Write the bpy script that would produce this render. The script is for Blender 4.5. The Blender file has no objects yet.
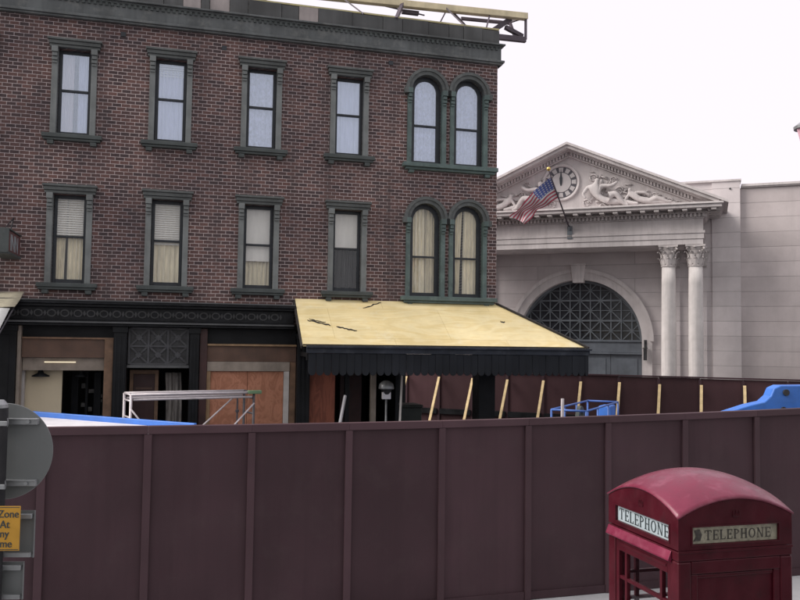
import bpy, bmesh, math, random
from mathutils import Vector, Matrix
random.seed(7)
R = math.radians
PI = math.pi
scn = bpy.context.scene
COL = scn.collection

# ------------------------------------------------------------------ materials
def nd(nt, t, **kw):
    n = nt.nodes.new(t)
    for k, v in kw.items():
        setattr(n, k, v)
    return n

def base_mat(name):
    m = bpy.data.materials.new(name)
    m.use_nodes = True
    nt = m.node_tree
    b = nt.nodes['Principled BSDF']
    return m, nt, b

def ramp(nt, fac, c0, c1, p0=0.3, p1=0.7):
    r = nd(nt, 'ShaderNodeValToRGB')
    r.color_ramp.elements[0].position = p0
    r.color_ramp.elements[1].position = p1
    r.color_ramp.elements[0].color = (*c0, 1)
    r.color_ramp.elements[1].color = (*c1, 1)
    nt.links.new(fac, r.inputs[0])
    return r.outputs[0]

def noise(nt, vec, scale, detail=5, rough=.6, stretch=None):
    if stretch:
        mp = nd(nt, 'ShaderNodeMapping')
        mp.inputs['Scale'].default_value = stretch
        nt.links.new(vec, mp.inputs[0])
        vec = mp.outputs[0]
    n = nd(nt, 'ShaderNodeTexNoise')
    n.inputs['Scale'].default_value = scale
    n.inputs['Detail'].default_value = detail
    n.inputs['Roughness'].default_value = rough
    nt.links.new(vec, n.inputs['Vector'])
    return n.outputs['Fac']

def mix(nt, fac, a, b, mode='MIX'):
    m = nd(nt, 'ShaderNodeMix', data_type='RGBA', blend_type=mode)
    for s, v in ((m.inputs[0], fac), (m.inputs[6], a), (m.inputs[7], b)):
        if isinstance(v, (int, float)):
            s.default_value = v
        elif isinstance(v, tuple):
            s.default_value = (*v, 1) if len(v) == 3 else v
        else:
            nt.links.new(v, s)
    return m.outputs[2]

def coords(nt):
    return nd(nt, 'ShaderNodeTexCoord').outputs['Object']

def bump(nt, b, h, strength=.3, dist=.01):
    n = nd(nt, 'ShaderNodeBump')
    n.inputs['Strength'].default_value = strength
    n.inputs['Distance'].default_value = dist
    nt.links.new(h, n.inputs['Height'])
    nt.links.new(n.outputs[0], b.inputs['Normal'])

def mat(name, col, rough=.6, var=.25, scale=3., metal=0., streak=0., dirt=None, dirt_amt=.5, bmp=.15, fine=40., coat=0.):
    """painted / weathered surface: broad tone variation, fine grain, optional rain streaks and dirt blotches"""
    m, nt, b = base_mat(name)
    v = coords(nt)
    lo = tuple(max(0, c * (1 - var)) for c in col)
    hi = tuple(min(1, c * (1 + var)) for c in col)
    c = ramp(nt, noise(nt, v, scale), lo, hi)
    if name in ('fence_paint', 'fence_trim', 'parapet_board', 'pale_timber', 'back_fence_paint'):
        oi = nd(nt, 'ShaderNodeObjectInfo')
        c = mix(nt, 1., c, ramp(nt, oi.outputs['Random'], (.86, .86, .86), (1.1, 1.1, 1.1), 0, 1), 'MULTIPLY')
    if streak:
        s = noise(nt, v, 6, 4, .7, (1.0, 1.0, .06))
        c = mix(nt, ramp(nt, s, (0, 0, 0), (streak,) * 3, .45, .75), c, tuple(k * .55 for k in col))
    if dirt:
        s = noise(nt, v, scale * 2.3, 8, .7)
        c = mix(nt, ramp(nt, s, (0, 0, 0), (dirt_amt,) * 3, .52, .68), c, dirt)
    nt.links.new(c, b.inputs['Base Color'])
    rr = ramp(nt, noise(nt, v, scale * 4), (max(.05, rough - .1),) * 3, (min(1, rough + .1),) * 3)
    nt.links.new(rr, b.inputs['Roughness'])
    b.inputs['Metallic'].default_value = metal
    if coat:
        b.inputs['Coat Weight'].default_value = coat
        b.inputs['Coat Roughness'].default_value = .25
    if bmp:
        bump(nt, b, noise(nt, v, fine, 4), bmp, .004)
    return m

def brick_mat():
    m, nt, b = base_mat('brick')
    v = coords(nt)
    sp = nd(nt, 'ShaderNodeSeparateXYZ'); nt.links.new(v, sp.inputs[0])
    ad = nd(nt, 'ShaderNodeMath', operation='ADD'); nt.links.new(sp.outputs[0], ad.inputs[0]); nt.links.new(sp.outputs[1], ad.inputs[1])
    cb = nd(nt, 'ShaderNodeCombineXYZ'); nt.links.new(ad.outputs[0], cb.inputs[0]); nt.links.new(sp.outputs[2], cb.inputs[1])
    # slight wobble so courses are not ruler straight
    wn = nd(nt, 'ShaderNodeTexNoise'); wn.inputs['Scale'].default_value = 3.0; wn.inputs['Detail'].default_value = 2
    nt.links.new(v, wn.inputs['Vector'])
    wo = nd(nt, 'ShaderNodeVectorMath', operation='SCALE'); wo.inputs['Scale'].default_value = .012
    nt.links.new(wn.outputs['Color'], wo.inputs[0])
    wa = nd(nt, 'ShaderNodeVectorMath', operation='ADD'); nt.links.new(cb.outputs[0], wa.inputs[0]); nt.links.new(wo.outputs[0], wa.inputs[1])
    t = nd(nt, 'ShaderNodeTexBrick')
    t.offset = .5; t.squash = 1
    t.inputs['Scale'].default_value = 1
    t.inputs['Brick Width'].default_value = .178
    t.inputs['Row Height'].default_value = .0735
    t.inputs['Mortar Size'].default_value = .0064
    t.inputs['Mortar Smooth'].default_value = .25
    t.inputs['Bias'].default_value = .08
    t.inputs['Color1'].default_value = (.158, .086, .077, 1)
    t.inputs['Color2'].default_value = (.068, .047, .050, 1)
    t.inputs['Mortar'].default_value = (.49, .42, .42, 1)
    nt.links.new(wa.outputs[0], t.inputs['Vector'])
    big = ramp(nt, noise(nt, v, .55, 6, .6), (.62, .62, .66), (1.28, 1.24, 1.2))
    c = mix(nt, 1.0, t.outputs['Color'], big, 'MULTIPLY')
    fine = ramp(nt, noise(nt, v, 24, 4), (.78, .78, .78), (1.18, 1.18, 1.18))
    c = mix(nt, 1.0, c, fine, 'MULTIPLY')
    st = noise(nt, v, 2.2, 5, .7, (1, 1, .12))
    c = mix(nt, ramp(nt, st, (0, 0, 0), (.6,) * 3, .5, .72), c, (.058, .045, .047))
    nt.links.new(c, b.inputs['Base Color'])
    b.inputs['Roughness'].default_value = .9
    inv = nd(nt, 'ShaderNodeMath', operation='SUBTRACT'); inv.inputs[0].default_value = 1
    nt.links.new(t.outputs['Fac'], inv.inputs[1])
    bump(nt, b, inv.outputs[0], .6, .008)
    return m

def ashlar_mat(name, col, row=.533, width=7.3):
    m, nt, b = base_mat(name)
    v = coords(nt)
    sp = nd(nt, 'ShaderNodeSeparateXYZ'); nt.links.new(v, sp.inputs[0])
    ad = nd(nt, 'ShaderNodeMath', operation='ADD'); nt.links.new(sp.outputs[0], ad.inputs[0]); nt.links.new(sp.outputs[1], ad.inputs[1])
    cb = nd(nt, 'ShaderNodeCombineXYZ'); nt.links.new(ad.outputs[0], cb.inputs[0])
    off = nd(nt, 'ShaderNodeMath', operation='ADD'); off.inputs[1].default_value = -.085
    nt.links.new(sp.outputs[2], off.inputs[0]); nt.links.new(off.outputs[0], cb.inputs[1])
    t = nd(nt, 'ShaderNodeTexBrick'); t.offset = .5
    t.inputs['Scale'].default_value = 1
    t.inputs['Brick Width'].default_value = width
    t.inputs['Row Height'].default_value = row
    t.inputs['Mortar Size'].default_value = .014
    t.inputs['Mortar Smooth'].default_value = .4
    t.inputs['Color1'].default_value = (*[c * 1.07 for c in col], 1)
    t.inputs['Color2'].default_value = (*[c * .90 for c in col], 1)
    t.inputs['Mortar'].default_value = (*[c * .74 for c in col], 1)
    nt.links.new(cb.outputs[0], t.inputs['Vector'])
    big = ramp(nt, noise(nt, v, .7, 6, .65), (.86, .85, .85), (1.1, 1.1, 1.1))
    c = mix(nt, 1.0, t.outputs['Color'], big, 'MULTIPLY')
    st = noise(nt, v, 2.0, 5, .7, (1, 1, .1))
    c = mix(nt, ramp(nt, st, (0, 0, 0), (.35,) * 3, .5, .8), c, tuple(k * .66 for k in col))
    nt.links.new(c, b.inputs['Base Color'])
    b.inputs['Roughness'].default_value = .8
    inv = nd(nt, 'ShaderNodeMath', operation='SUBTRACT'); inv.inputs[0].default_value = 1
    nt.links.new(t.outputs['Fac'], inv.inputs[1])
    bump(nt, b, inv.outputs[0], .5, .015)
    return m

def plywood_mat(name, c0, c1, stretch=(.5, 6, 6), stain=None, seam=True):
    m, nt, b = base_mat(name)
    v = coords(nt)
    # cathedral grain: distorted bands
    mp = nd(nt, 'ShaderNodeMapping'); mp.inputs['Scale'].default_value = stretch
    nt.links.new(v, mp.inputs[0])
    w = nd(nt, 'ShaderNodeTexNoise'); w.inputs['Scale'].default_value = 1.6; w.inputs['Detail'].default_value = 6; w.inputs['Distortion'].default_value = 1.4
    nt.links.new(mp.outputs[0], w.inputs['Vector'])
    sn = nd(nt, 'ShaderNodeMath', operation='MULTIPLY'); sn.inputs[1].default_value = 26
    nt.links.new(w.outputs['Fac'], sn.inputs[0])
    s2 = nd(nt, 'ShaderNodeMath', operation='SINE'); nt.links.new(sn.outputs[0], s2.inputs[0])
    s3 = nd(nt, 'ShaderNodeMath', operation='MULTIPLY_ADD'); s3.inputs[1].default_value = .5; s3.inputs[2].default_value = .5
    nt.links.new(s2.outputs[0], s3.inputs[0])
    c = ramp(nt, s3.outputs[0], c0, c1, 0, 1)
    bl = ramp(nt, noise(nt, v, .9, 5), (.82, .8, .76), (1.12, 1.1, 1.1))
    c = mix(nt, 1., c, bl, 'MULTIPLY')
    if stain:
        c = mix(nt, ramp(nt, noise(nt, v, 2.1, 8, .7), (0, 0, 0), (.55,) * 3, .56, .72), c, stain)
    if seam:
        sp = nd(nt, 'ShaderNodeSeparateXYZ'); nt.links.new(v, sp.inputs[0])
        cb = nd(nt, 'ShaderNodeCombineXYZ'); nt.links.new(sp.outputs[0], cb.inputs[0])
        yo = nd(nt, 'ShaderNodeMath', operation='ADD'); yo.inputs[1].default_value = .3
        nt.links.new(sp.outputs[1], yo.inputs[0]); nt.links.new(yo.outputs[0], cb.inputs[1])
        t = nd(nt, 'ShaderNodeTexBrick'); t.offset = .5
        t.inputs['Scale'].default_value = 1; t.inputs['Brick Width'].default_value = 2.44; t.inputs['Row Height'].default_value = .98
        t.inputs['Mortar Size'].default_value = .006
        t.inputs['Color1'].default_value = (1, 1, 1, 1); t.inputs['Color2'].default_value = (.96, .95, .94, 1); t.inputs['Mortar'].default_value = (.82, .78, .72, 1)
        nt.links.new(cb.outputs[0], t.inputs['Vector'])
        c = mix(nt, 1., c, t.outputs['Color'], 'MULTIPLY')
    nt.links.new(c, b.inputs['Base Color'])
    b.inputs['Roughness'].default_value = .75
    return m

def glass_mat(name, refl=.12, tint=(.9, .93, .95), gcol=(.95, .95, 1)):
    m, nt, b = base_mat(name)
    nt.nodes.remove(b)
    out = [n for n in nt.nodes if n.type == 'OUTPUT_MATERIAL'][0]
    tr = nd(nt, 'ShaderNodeBsdfTransparent'); tr.inputs[0].default_value = (*tint, 1)
    gl = nd(nt, 'ShaderNodeBsdfGlossy'); gl.inputs['Roughness'].default_value = .03
    gl.inputs['Color'].default_value = (*gcol, 1)
    v = coords(nt)
    bp = nd(nt, 'ShaderNodeBump'); bp.inputs['Strength'].default_value = .12; bp.inputs['Distance'].default_value = .02
    nt.links.new(noise(nt, v, 2.5, 2), bp.inputs['Height'])
    nt.links.new(bp.outputs[0], gl.inputs['Normal'])
    lw = nd(nt, 'ShaderNodeLayerWeight'); lw.inputs[0].default_value = .5
    pw = nd(nt, 'ShaderNodeMath', operation='POWER'); pw.inputs[1].default_value = 4
    nt.links.new(lw.outputs['Facing'], pw.inputs[0])
    ad = nd(nt, 'ShaderNodeMath', operation='MULTIPLY_ADD', use_clamp=True); ad.inputs[1].default_value = .7; ad.inputs[2].default_value = refl
    nt.links.new(pw.outputs[0], ad.inputs[0])
    mx = nd(nt, 'ShaderNodeMixShader')
    nt.links.new(ad.outputs[0], mx.inputs[0]); nt.links.new(tr.outputs[0], mx.inputs[1]); nt.links.new(gl.outputs[0], mx.inputs[2])
    nt.links.new(mx.outputs[0], out.inputs[0])
    return m

def fabric_mat(name, col, var=.12, trans=.3):
    m, nt, b = base_mat(name)
    v = coords(nt)
    c = ramp(nt, noise(nt, v, 5, 5, .6, (3, 3, .5)), tuple(k * (1 - var) for k in col), tuple(min(1, k * (1 + var)) for k in col))
    nt.links.new(c, b.inputs['Base Color'])
    b.inputs['Roughness'].default_value = .95
    return m

def flag_mat():
    m, nt, b = base_mat('flag_cloth')
    uv = nd(nt, 'ShaderNodeTexCoord').outputs['UV']
    sp = nd(nt, 'ShaderNodeSeparateXYZ'); nt.links.new(uv, sp.inputs[0])
    def ma(op, a, bb=None):
        n = nd(nt, 'ShaderNodeMath', operation=op)
        for i, q in enumerate((a, bb)):
            if q is None: continue
            if isinstance(q, (int, float)): n.inputs[i].default_value = q
            else: nt.links.new(q, n.inputs[i])
        return n.outputs[0]
    u, v = sp.outputs[0], sp.outputs[1]
    st = ma('LESS_THAN', ma('FRACT', ma('MULTIPLY', v, 6.5)), .5)
    c = mix(nt, st, (.9, .88, .9), (.6, .12, .18))
    can = ma('MULTIPLY', ma('LESS_THAN', u, .4), ma('LESS_THAN', v, 7 / 13))
    fu = ma('SUBTRACT', ma('FRACT', ma('MULTIPLY', u, 6 / .4)), .5)
    fv = ma('SUBTRACT', ma('FRACT', ma('MULTIPLY', v, 5 / .538)), .5)
    d = ma('ADD', ma('MULTIPLY', fu, fu), ma('MULTIPLY', fv, fv))
    star = ma('LESS_THAN', d, .07)
    cc = mix(nt, star, (.13, .18, .52), (.75, .75, .8))
    c = mix(nt, can, c, cc)
    nt.links.new(c, b.inputs['Base Color'])
    b.inputs['Roughness'].default_value = .85
    return m

M = {}
M['brick'] = brick_mat()
M['ashlar'] = ashlar_mat('ashlar', (.585, .535, .54))
M['ashlar_wing'] = ashlar_mat('ashlar_wing', (.50, .445, .445))
M['stone'] = mat('stone', (.575, .53, .53), .8, .16, 1.2, streak=.45, bmp=.2, fine=30)
M['stone_dark'] = mat('stone_weathered', (.50, .46, .455), .85, .2, 2.5, streak=.4, bmp=.3, fine=25)
M['column'] = mat('column_stone', (.62, .58, .57), .75, .14, 2, streak=.45, bmp=.15)
M['trim'] = mat('trim_paint', (.172, .184, .184), .65, .3, 2.5, streak=.5, dirt=(.24, .25, .24), dirt_amt=.4)
M['trim_lintel'] = mat('trim_lintel', (.092, .099, .099), .65, .35, 2.5, streak=.5, dirt=(.19, .195, .19), dirt_amt=.45)
M['trim_dark'] = mat('trim_paint_dark', (.06, .07, .07), .65, .35, 3, streak=.3, dirt=(.13, .135, .13), dirt_amt=.4)
M['trim_green'] = mat('trim_paint_green', (.095, .135, .13), .65, .35, 2.5, streak=.35, dirt=(.19, .25, .235), dirt_amt=.5)
M['sash'] = mat('sash_paint', (.022, .026, .034), .5, .3, 4, dirt=(.05, .055, .065), dirt_amt=.4)
M['cornice'] = mat('cornice_paint', (.108, .116, .12), .7, .4, 1.6, streak=.8, dirt=(.22, .22, .21), dirt_amt=.5)
M['parapet'] = mat('parapet_board', (.085, .086, .088), .8, .45, 1.2, streak=.6)
M['parapet_bare'] = mat('parapet_bare', (.36, .315, .31), .85, .25, 2, streak=.5)
M['capping'] = mat('capping', (.5, .45, .25), .8, .3, 3)
M['black'] = mat('black_paint', (.012, .0128, .015), .5, .4, 2.5, dirt=(.018, .018, .02), dirt_amt=.5, bmp=.3, fine=18)
M['scroll'] = mat('scroll_relief', (.03, .03, .033), .5, .5, 7, dirt=(.06, .06, .062), dirt_amt=.55, bmp=.5, fine=14)
M['lattice'] = mat('lattice_paint', (.055, .055, .062), .5, .4, 5, dirt=(.1, .1, .105), dirt_amt=.5)
M['black_relief'] = mat('black_relief', (.011, .0115, .014), .45, .5, 7, dirt=(.028, .028, .031), dirt_amt=.55, bmp=.8, fine=14)
M['moulding'] = mat('grey_moulding', (.085, .086, .09), .6, .3, 3, dirt=(.1, .1, .1), dirt_amt=.5)
M['fascia'] = mat('fascia', (.03, .034, .045), .6, .4, 1.8, dirt=(.08, .085, .1), dirt_amt=.5)
M['valance'] = mat('valance', (.02, .022, .027), .8, .35, 1.3, streak=.5)
M['ply_new'] = plywood_mat('plywood_new', (.80, .66, .34), (.86, .74, .43), (.35, 1.6, 1.6), (.88, .82, .62))
M['ply_orange'] = plywood_mat('plywood_orange', (.38, .16, .095), (.50, .225, .14), (2.2, 3, 1.6), (.32, .125, .07), seam=False)
M['ply_brown'] = plywood_mat('plywood_brown', (.22, .07, .045), (.32, .105, .065), (3.5, 3, .6), seam=False)
M['board_brown'] = mat('brown_board', (.12, .066, .046), .6, .4, 2, streak=.3)
M['wood_brown'] = mat('brown_wood', (.2, .115, .07), .6, .35, 5)
M['wood_lit'] = mat('lit_brown_wood', (.32, .2, .11), .6, .3, 5)  # brown wood with the light on it put into a paler colour
M['frame_grey'] = mat('grey_frame', (.30, .25, .21), .7, .25, 4, streak=.3)
M['frame_white'] = mat('white_frame', (.52, .48, .46), .7, .15, 4)
M['maroon_wood'] = mat('maroon_wood', (.05, .018, .017), .55, .3, 4)
M['cream'] = mat('cream_wall', (.68, .58, .42), .8, .1, .8)
M['dark'] = mat('dark_interior', (.02, .018, .018), .9, .3, 1)
M['interior'] = mat('upper_room', (.12, .11, .1), .9, .3, 1)
M['shelf_light'] = mat('pale_goods', (.4, .38, .36), .8, .5, 9)
M['fence'] = mat('fence_paint', (.055, .030, .0365), .66, .18, .9, streak=.3, bmp=.12, fine=60, dirt=(.075, .052, .054), dirt_amt=.22)
M['fence_trim'] = mat('fence_trim', (.064, .036, .043), .6, .14, 1.5, bmp=.1, fine=60)
M['fence_back'] = mat('back_fence_paint', (.074, .037, .042), .65, .2, .8, streak=.2)
M['timber'] = mat('pale_timber', (.66, .50, .27), .75, .18, 6, bmp=.2)
M['timber_grey'] = mat('grey_timber', (.45, .42, .38), .75, .2, 6)
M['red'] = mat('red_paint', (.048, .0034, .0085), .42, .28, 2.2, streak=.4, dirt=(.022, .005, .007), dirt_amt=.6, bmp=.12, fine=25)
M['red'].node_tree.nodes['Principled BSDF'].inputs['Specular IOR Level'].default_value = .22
M['red_faded_lit'] = mat('red_faded_lit_paint', (.135, .011, .034), .36, .25, 2.6, dirt=(.24, .06, .10), dirt_amt=.6, bmp=.12, fine=25)  # faded red, with the light on upward faces put into the colour
M['opal'] = mat('opal_sign', (.31, .36, .385), .35, .06, 5, bmp=0)
M['opal_dirty'] = mat('opal_sign_dirty', (.25, .23, .175), .5, .35, 14, dirt=(.08, .07, .055), dirt_amt=.7, bmp=.1)
M['letter'] = mat('sign_lettering', (.03, .04, .045), .5, .1, 5, bmp=0)
M['letter_worn'] = mat('sign_lettering_worn', (.035, .03, .026), .6, .4, 9, dirt=(.16, .14, .11), dirt_amt=.5, bmp=0)
M['glass'] = glass_mat('window_glass', .03, (.985, .985, .985))
M['glass_sky'] = glass_mat('window_glass_sky', .25, (.95, .965, .99), (.80, .86, 1))  # upper panes: sky reflection put in as a stronger, bluer gloss colour
M['glass_clear'] = glass_mat('clear_glass', .02, (.98, .98, .98))
M['glass_dark'] = mat('dark_glass', (.034, .038, .047), .2, .3, 2, bmp=0)
M['sheer'] = fabric_mat('sheer_white', (.78, .79, .92))
M['lace'] = fabric_mat('lace', (.66, .66, .76), .28)
for n_ in M['lace'].node_tree.nodes:
    if n_.type == 'TEX_NOISE': n_.inputs['Scale'].default_value = 6
    if n_.type == 'MAPPING': n_.inputs['Scale'].default_value = (3, 3, 2)
M['drape_pink'] = fabric_mat('pinkish_drape', (.78, .69, .68))
M['drape_cream'] = fabric_mat('cream_drape', (.82, .75, .58), .2)
M['blind'] = fabric_mat('white_blind', (.84, .82, .78), .05)
M['grille'] = mat('grille_iron', (.125, .14, .16), .55, .25, 3)
M['door_blue'] = mat('slate_door', (.105, .118, .14), .5, .25, 2, streak=.3)
M['post_black'] = mat('post_black', (.010, .010, .012), .9, .3, 4)
M['iron'] = mat('dark_iron', (.03, .03, .033), .5, .3, 5)
M['sign_back'] = mat('sign_back', (.15, .158, .16), .55, .12, 3, metal=.2, bmp=.05, streak=.2)
M['galv'] = mat('galvanised', (.30, .31, .32), .45, .2, 6, metal=.5)
M['amber'] = mat('amber_plate', (.43, .225, .022), .5, .15, 5, bmp=.05)
M['blue'] = mat('blue_paint', (.045, .17, .58), .45, .18, 2.5, dirt=(.06, .16, .42), dirt_amt=.35)
M['blue_dark'] = mat('blue_rail', (.05, .12, .38), .5, .2, 5)
M['white'] = mat('white_paint', (.72, .70, .74), .6, .1, 2, streak=.25)
M['alu'] = mat('pinkish_aluminium', (.58, .53, .55), .45, .15, 6, metal=.3)
M['tube_dark'] = mat('dark_tube', (.06, .055, .065), .5, .3, 5)
M['green_cap'] = mat('green_cap', (.13, .22, .12), .6, .2, 5)
M['rubber'] = mat('rubber', (.015, .015, .015), .85, .3, 5)
M['truss_cream'] = mat('cream_steel', (.72, .62, .42), .6, .2, 3, streak=.4)
M['truss_dark'] = mat('dark_steel', (.085, .065, .085), .6, .3, 4)
M['canvas'] = fabric_mat('beige_canvas', (.44, .40, .30), .15)
M['canvas_white'] = fabric_mat('white_canvas', (.72, .72, .70), .08)
M['brass'] = mat('gold_ball', (.7, .48, .15), .35, .1, 3, metal=.8)
M['flag'] = flag_mat()
M['clock_face'] = mat('clock_face', (.48, .45, .45), .6, .08, 4)
M['clock_dark'] = mat('clock_ring', (.075, .07, .085), .6, .2, 4)
M['asphalt'] = mat('asphalt', (.055, .055, .058), .9, .25, .6, dirt=(.08, .08, .08), bmp=.5, fine=60)
M['concrete'] = mat('concrete', (.40, .40, .415), .85, .15, 1.1, dirt=(.28, .28, .28), dirt_amt=.5, bmp=.3, fine=40)
M['felt'] = mat('roofing_felt', (.028, .024, .022), .9, .4, 6)
M['lantern_pink'] = mat('pink_lantern', (.62, .36, .42), .4, .2, 5)
M['greygreen'] = mat('grey_green_plastic', (.05, .06, .055), .6, .3, 3)
M['red_brown_sign'] = mat('sign_box_red', (.12, .05, .05), .6, .3, 3)
M['sheeting'] = fabric_mat('plastic_sheeting', (.33, .30, .28), .5)
m_, nt_, b_ = base_mat('lit_tube')
b_.inputs['Base Color'].default_value = (.9, .85, .7, 1)
b_.inputs['Emission Color'].default_value = (1, .82, .55, 1)
b_.inputs['Emission Strength'].default_value = .4
M['lit'] = m_

for k_ in ('black', 'black_relief', 'valance', 'fascia', 'fence', 'fence_trim', 'fence_back', 'dark'):
    M[k_].node_tree.nodes['Principled BSDF'].inputs['Specular IOR Level'].default_value = .2

# ------------------------------------------------------------------ mesh helper
class MB:
    def __init__(s):
        s.v = []; s.f = []
    def add(s, vs, fs):
        n = len(s.v)
        s.v += [tuple(p) for p in vs]
        s.f += [[i + n for i in f] for f in fs]
        return s
    def box(s, x0, x1, y0, y1, z0, z1):
        return s.add([(x0, y0, z0), (x1, y0, z0), (x1, y1, z0), (x0, y1, z0), (x0, y0, z1), (x1, y0, z1), (x1, y1, z1), (x0, y1, z1)],
                     [[0, 3, 2, 1], [4, 5, 6, 7], [0, 1, 5, 4], [1, 2, 6, 5], [2, 3, 7, 6], [3, 0, 4, 7]])
    def hexa(s, p):   # 8 points: bottom loop, top loop
        return s.add(p, [[0, 3, 2, 1], [4, 5, 6, 7], [0, 1, 5, 4], [1, 2, 6, 5], [2, 3, 7, 6], [3, 0, 4, 7]])
    def prism(s, poly, a, b, axis='y'):
        f = {'y': lambda p, t: (p[0], t, p[1]), 'x': lambda p, t: (t, p[0], p[1]), 'z': lambda p, t: (p[0], p[1], t)}[axis]
        n = len(poly)
        return s.add([f(p, a) for p in poly] + [f(p, b) for p in poly],
                     [list(range(n))[::-1], list(range(n, 2 * n))] + [[i, (i + 1) % n, n + (i + 1) % n, n + i] for i in range(n)])
    def strip(s, outer, inner, a, b):
        """band between two open polylines in xz, extruded along y"""
        for i in range(len(outer) - 1):
            o0, o1, i0, i1 = outer[i], outer[i + 1], inner[i], inner[i + 1]
            s.hexa([(i0[0], a, i0[1]), (i1[0], a, i1[1]), (i1[0], b, i1[1]), (i0[0], b, i0[1]),
                    (o0[0], a, o0[1]), (o1[0], a, o1[1]), (o1[0], b, o1[1]), (o0[0], b, o0[1])])
        return s
    def tube(s, pts, r, n=8, r1=None):
        pts = [Vector(p) for p in pts]
        rings = []
        for i, p in enumerate(pts):
            d = (pts[min(i + 1, len(pts) - 1)] - pts[max(i - 1, 0)]).normalized()
            up = Vector((0, 0, 1)) if abs(d.z) < .9 else Vector((1, 0, 0))
            a = d.cross(up).normalized(); b = d.cross(a)
            rr = r if r1 is None else r + (r1 - r) * i / (len(pts) - 1)
            rings.append([p + a * math.cos(2 * PI * k / n) * rr + b * math.sin(2 * PI * k / n) * rr for k in range(n)])
        vs = [q for rg in rings for q in rg]
        fs = [[i * n + k, i * n + (k + 1) % n, (i + 1) * n + (k + 1) % n, (i + 1) * n + k] for i in range(len(pts) - 1) for k in range(n)]
        fs += [list(range(n))[::-1], list(range((len(pts) - 1) * n, len(pts) * n))]
        return s.add(vs, fs)
    def bar(s, p, q, w, h):
        """square bar between two points"""
        p = Vector(p); q = Vector(q); d = (q - p).normalized()
        up = Vector((0, 0, 1)) if abs(d.z) < .95 else Vector((0, 1, 0))
        a = d.cross(up).normalized() * w / 2; b = d.cross(a).normalized() * h / 2
        return s.hexa([p - a - b, p + a - b, p + a + b, p - a + b, q - a - b, q + a - b, q + a + b, q - a + b])
    def lathe(s, prof, c=(0, 0, 0), n=24):
        vs = [(c[0] + r * math.cos(2 * PI * k / n), c[1] + r * math.sin(2 * PI * k / n), c[2] + z) for r, z in prof for k in range(n)]
        m = len(prof)
        fs = [[i * n + k, i * n + (k + 1) % n, (i + 1) * n + (k + 1) % n, (i + 1) * n + k] for i in range(m - 1) for k in range(n)]
        fs += [list(range(n))[::-1], list(range((m - 1) * n, m * n))]
        return s.add(vs, fs)
    def sheet(s, nx, nz, fn):
        """surface from fn(i/nx, j/nz)"""
        vs = [fn(i / nx, j / nz) for j in range(nz + 1) for i in range(nx + 1)]
        w = nx + 1
        return s.add(vs, [[j * w + i, j * w + i + 1, (j + 1) * w + i + 1, (j + 1) * w + i] for j in range(nz) for i in range(nx)])
    def build(s, name, m, parent=None, smooth=False, bevel=0, solid=0, loc=None, weld=False):
        me = bpy.data.meshes.new(name)
        me.from_pydata(s.v, [], s.f)
        bm = bmesh.new(); bm.from_mesh(me)
        if weld: bmesh.ops.remove_doubles(bm, verts=bm.verts[:], dist=1e-5)
        bmesh.ops.recalc_face_normals(bm, faces=bm.faces[:])
        bm.to_mesh(me); bm.free()
        if smooth:
            for p in me.polygons: p.use_smooth = True
        me.materials.append(M[m] if isinstance(m, str) else m)
        o = bpy.data.objects.new(name, me); COL.objects.link(o)
        if parent: o.parent = parent
        if loc: o.location = loc
        if solid:
            md = o.modifiers.new('solid', 'SOLIDIFY'); md.thickness = solid; md.offset = 0
        if bevel:
            md = o.modifiers.new('bevel', 'BEVEL'); md.width = bevel; md.segments = 2; md.limit_method = 'ANGLE'; md.angle_limit = R(40)
        return o

def tag(o, label=None, cat=None, group=None, kind=None):
    for k, v in (('label', label), ('category', cat), ('group', group), ('kind', kind)):
        if v: o[k] = v
    return o

def empty(name, loc, yaw, label, cat, group=None):
    o = bpy.data.objects.new(name, None); COL.objects.link(o)
    o.location = loc; o.rotation_euler = (0, 0, R(yaw)); o.empty_display_size = .2
    return tag(o, label, cat, group)

def copy_tree(o, parent=None, loc=None):
    c = o.copy(); COL.objects.link(c)
    if parent: c.parent = parent
    if loc is not None: c.location = loc
    for ch in list(o.children):
        copy_tree(ch, c)
    return c

def arc(cx, cz, r, a0, a1, n, rz=None):
    rz = rz or r
    return [(cx + r * math.cos(a0 + (a1 - a0) * i / n), cz + rz * math.sin(a0 + (a1 - a0) * i / n)) for i in range(n + 1)]

def wall_face(mb, x0, x1, z0, z1, y, depth, holes):
    """front sheet with real openings and reveals; hole = (x0,x1,z0,ztop,arched)"""
    xs = sorted({x0, x1, *[h[0] for h in holes], *[h[1] for h in holes]})
    zs = sorted({z0, z1, *[h[2] for h in holes], *[h[3] for h in holes]})
    for i in range(len(xs) - 1):
        for j in range(len(zs) - 1):
            cx, cz = (xs[i] + xs[i + 1]) / 2, (zs[j] + zs[j + 1]) / 2
            if any(h[0] < cx < h[1] and h[2] < cz < h[3] for h in holes): continue
            mb.add([(xs[i], y, zs[j]), (xs[i + 1], y, zs[j]), (xs[i + 1], y, zs[j + 1]), (xs[i], y, zs[j + 1])], [[0, 1, 2, 3]])
    for hx0, hx1, hz0, hz1, ar in holes:
        if ar:
            r = (hx1 - hx0) / 2; cx = (hx0 + hx1) / 2; zs_ = hz1 - r
            a = arc(cx, zs_, r, PI, 0, 24)
            for p, q in zip(a[:-1], a[1:]):
                mb.add([(p[0], y, p[1]), (q[0], y, q[1]), (q[0], y, hz1), (p[0], y, hz1)], [[0, 1, 2, 3]])
            path = [(hx0, hz0)] + a + [(hx1, hz0)]
        else:
            path = [(hx0, hz0), (hx0, hz1), (hx1, hz1), (hx1, hz0)]
        path = path + [path[0]]
        for p, q in zip(path[:-1], path[1:]):
            if p == q: continue
            mb.add([(p[0], y, p[1]), (q[0], y, q[1]), (q[0], y + depth, q[1]), (p[0], y + depth, p[1])], [[0, 1, 2, 3]])

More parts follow.
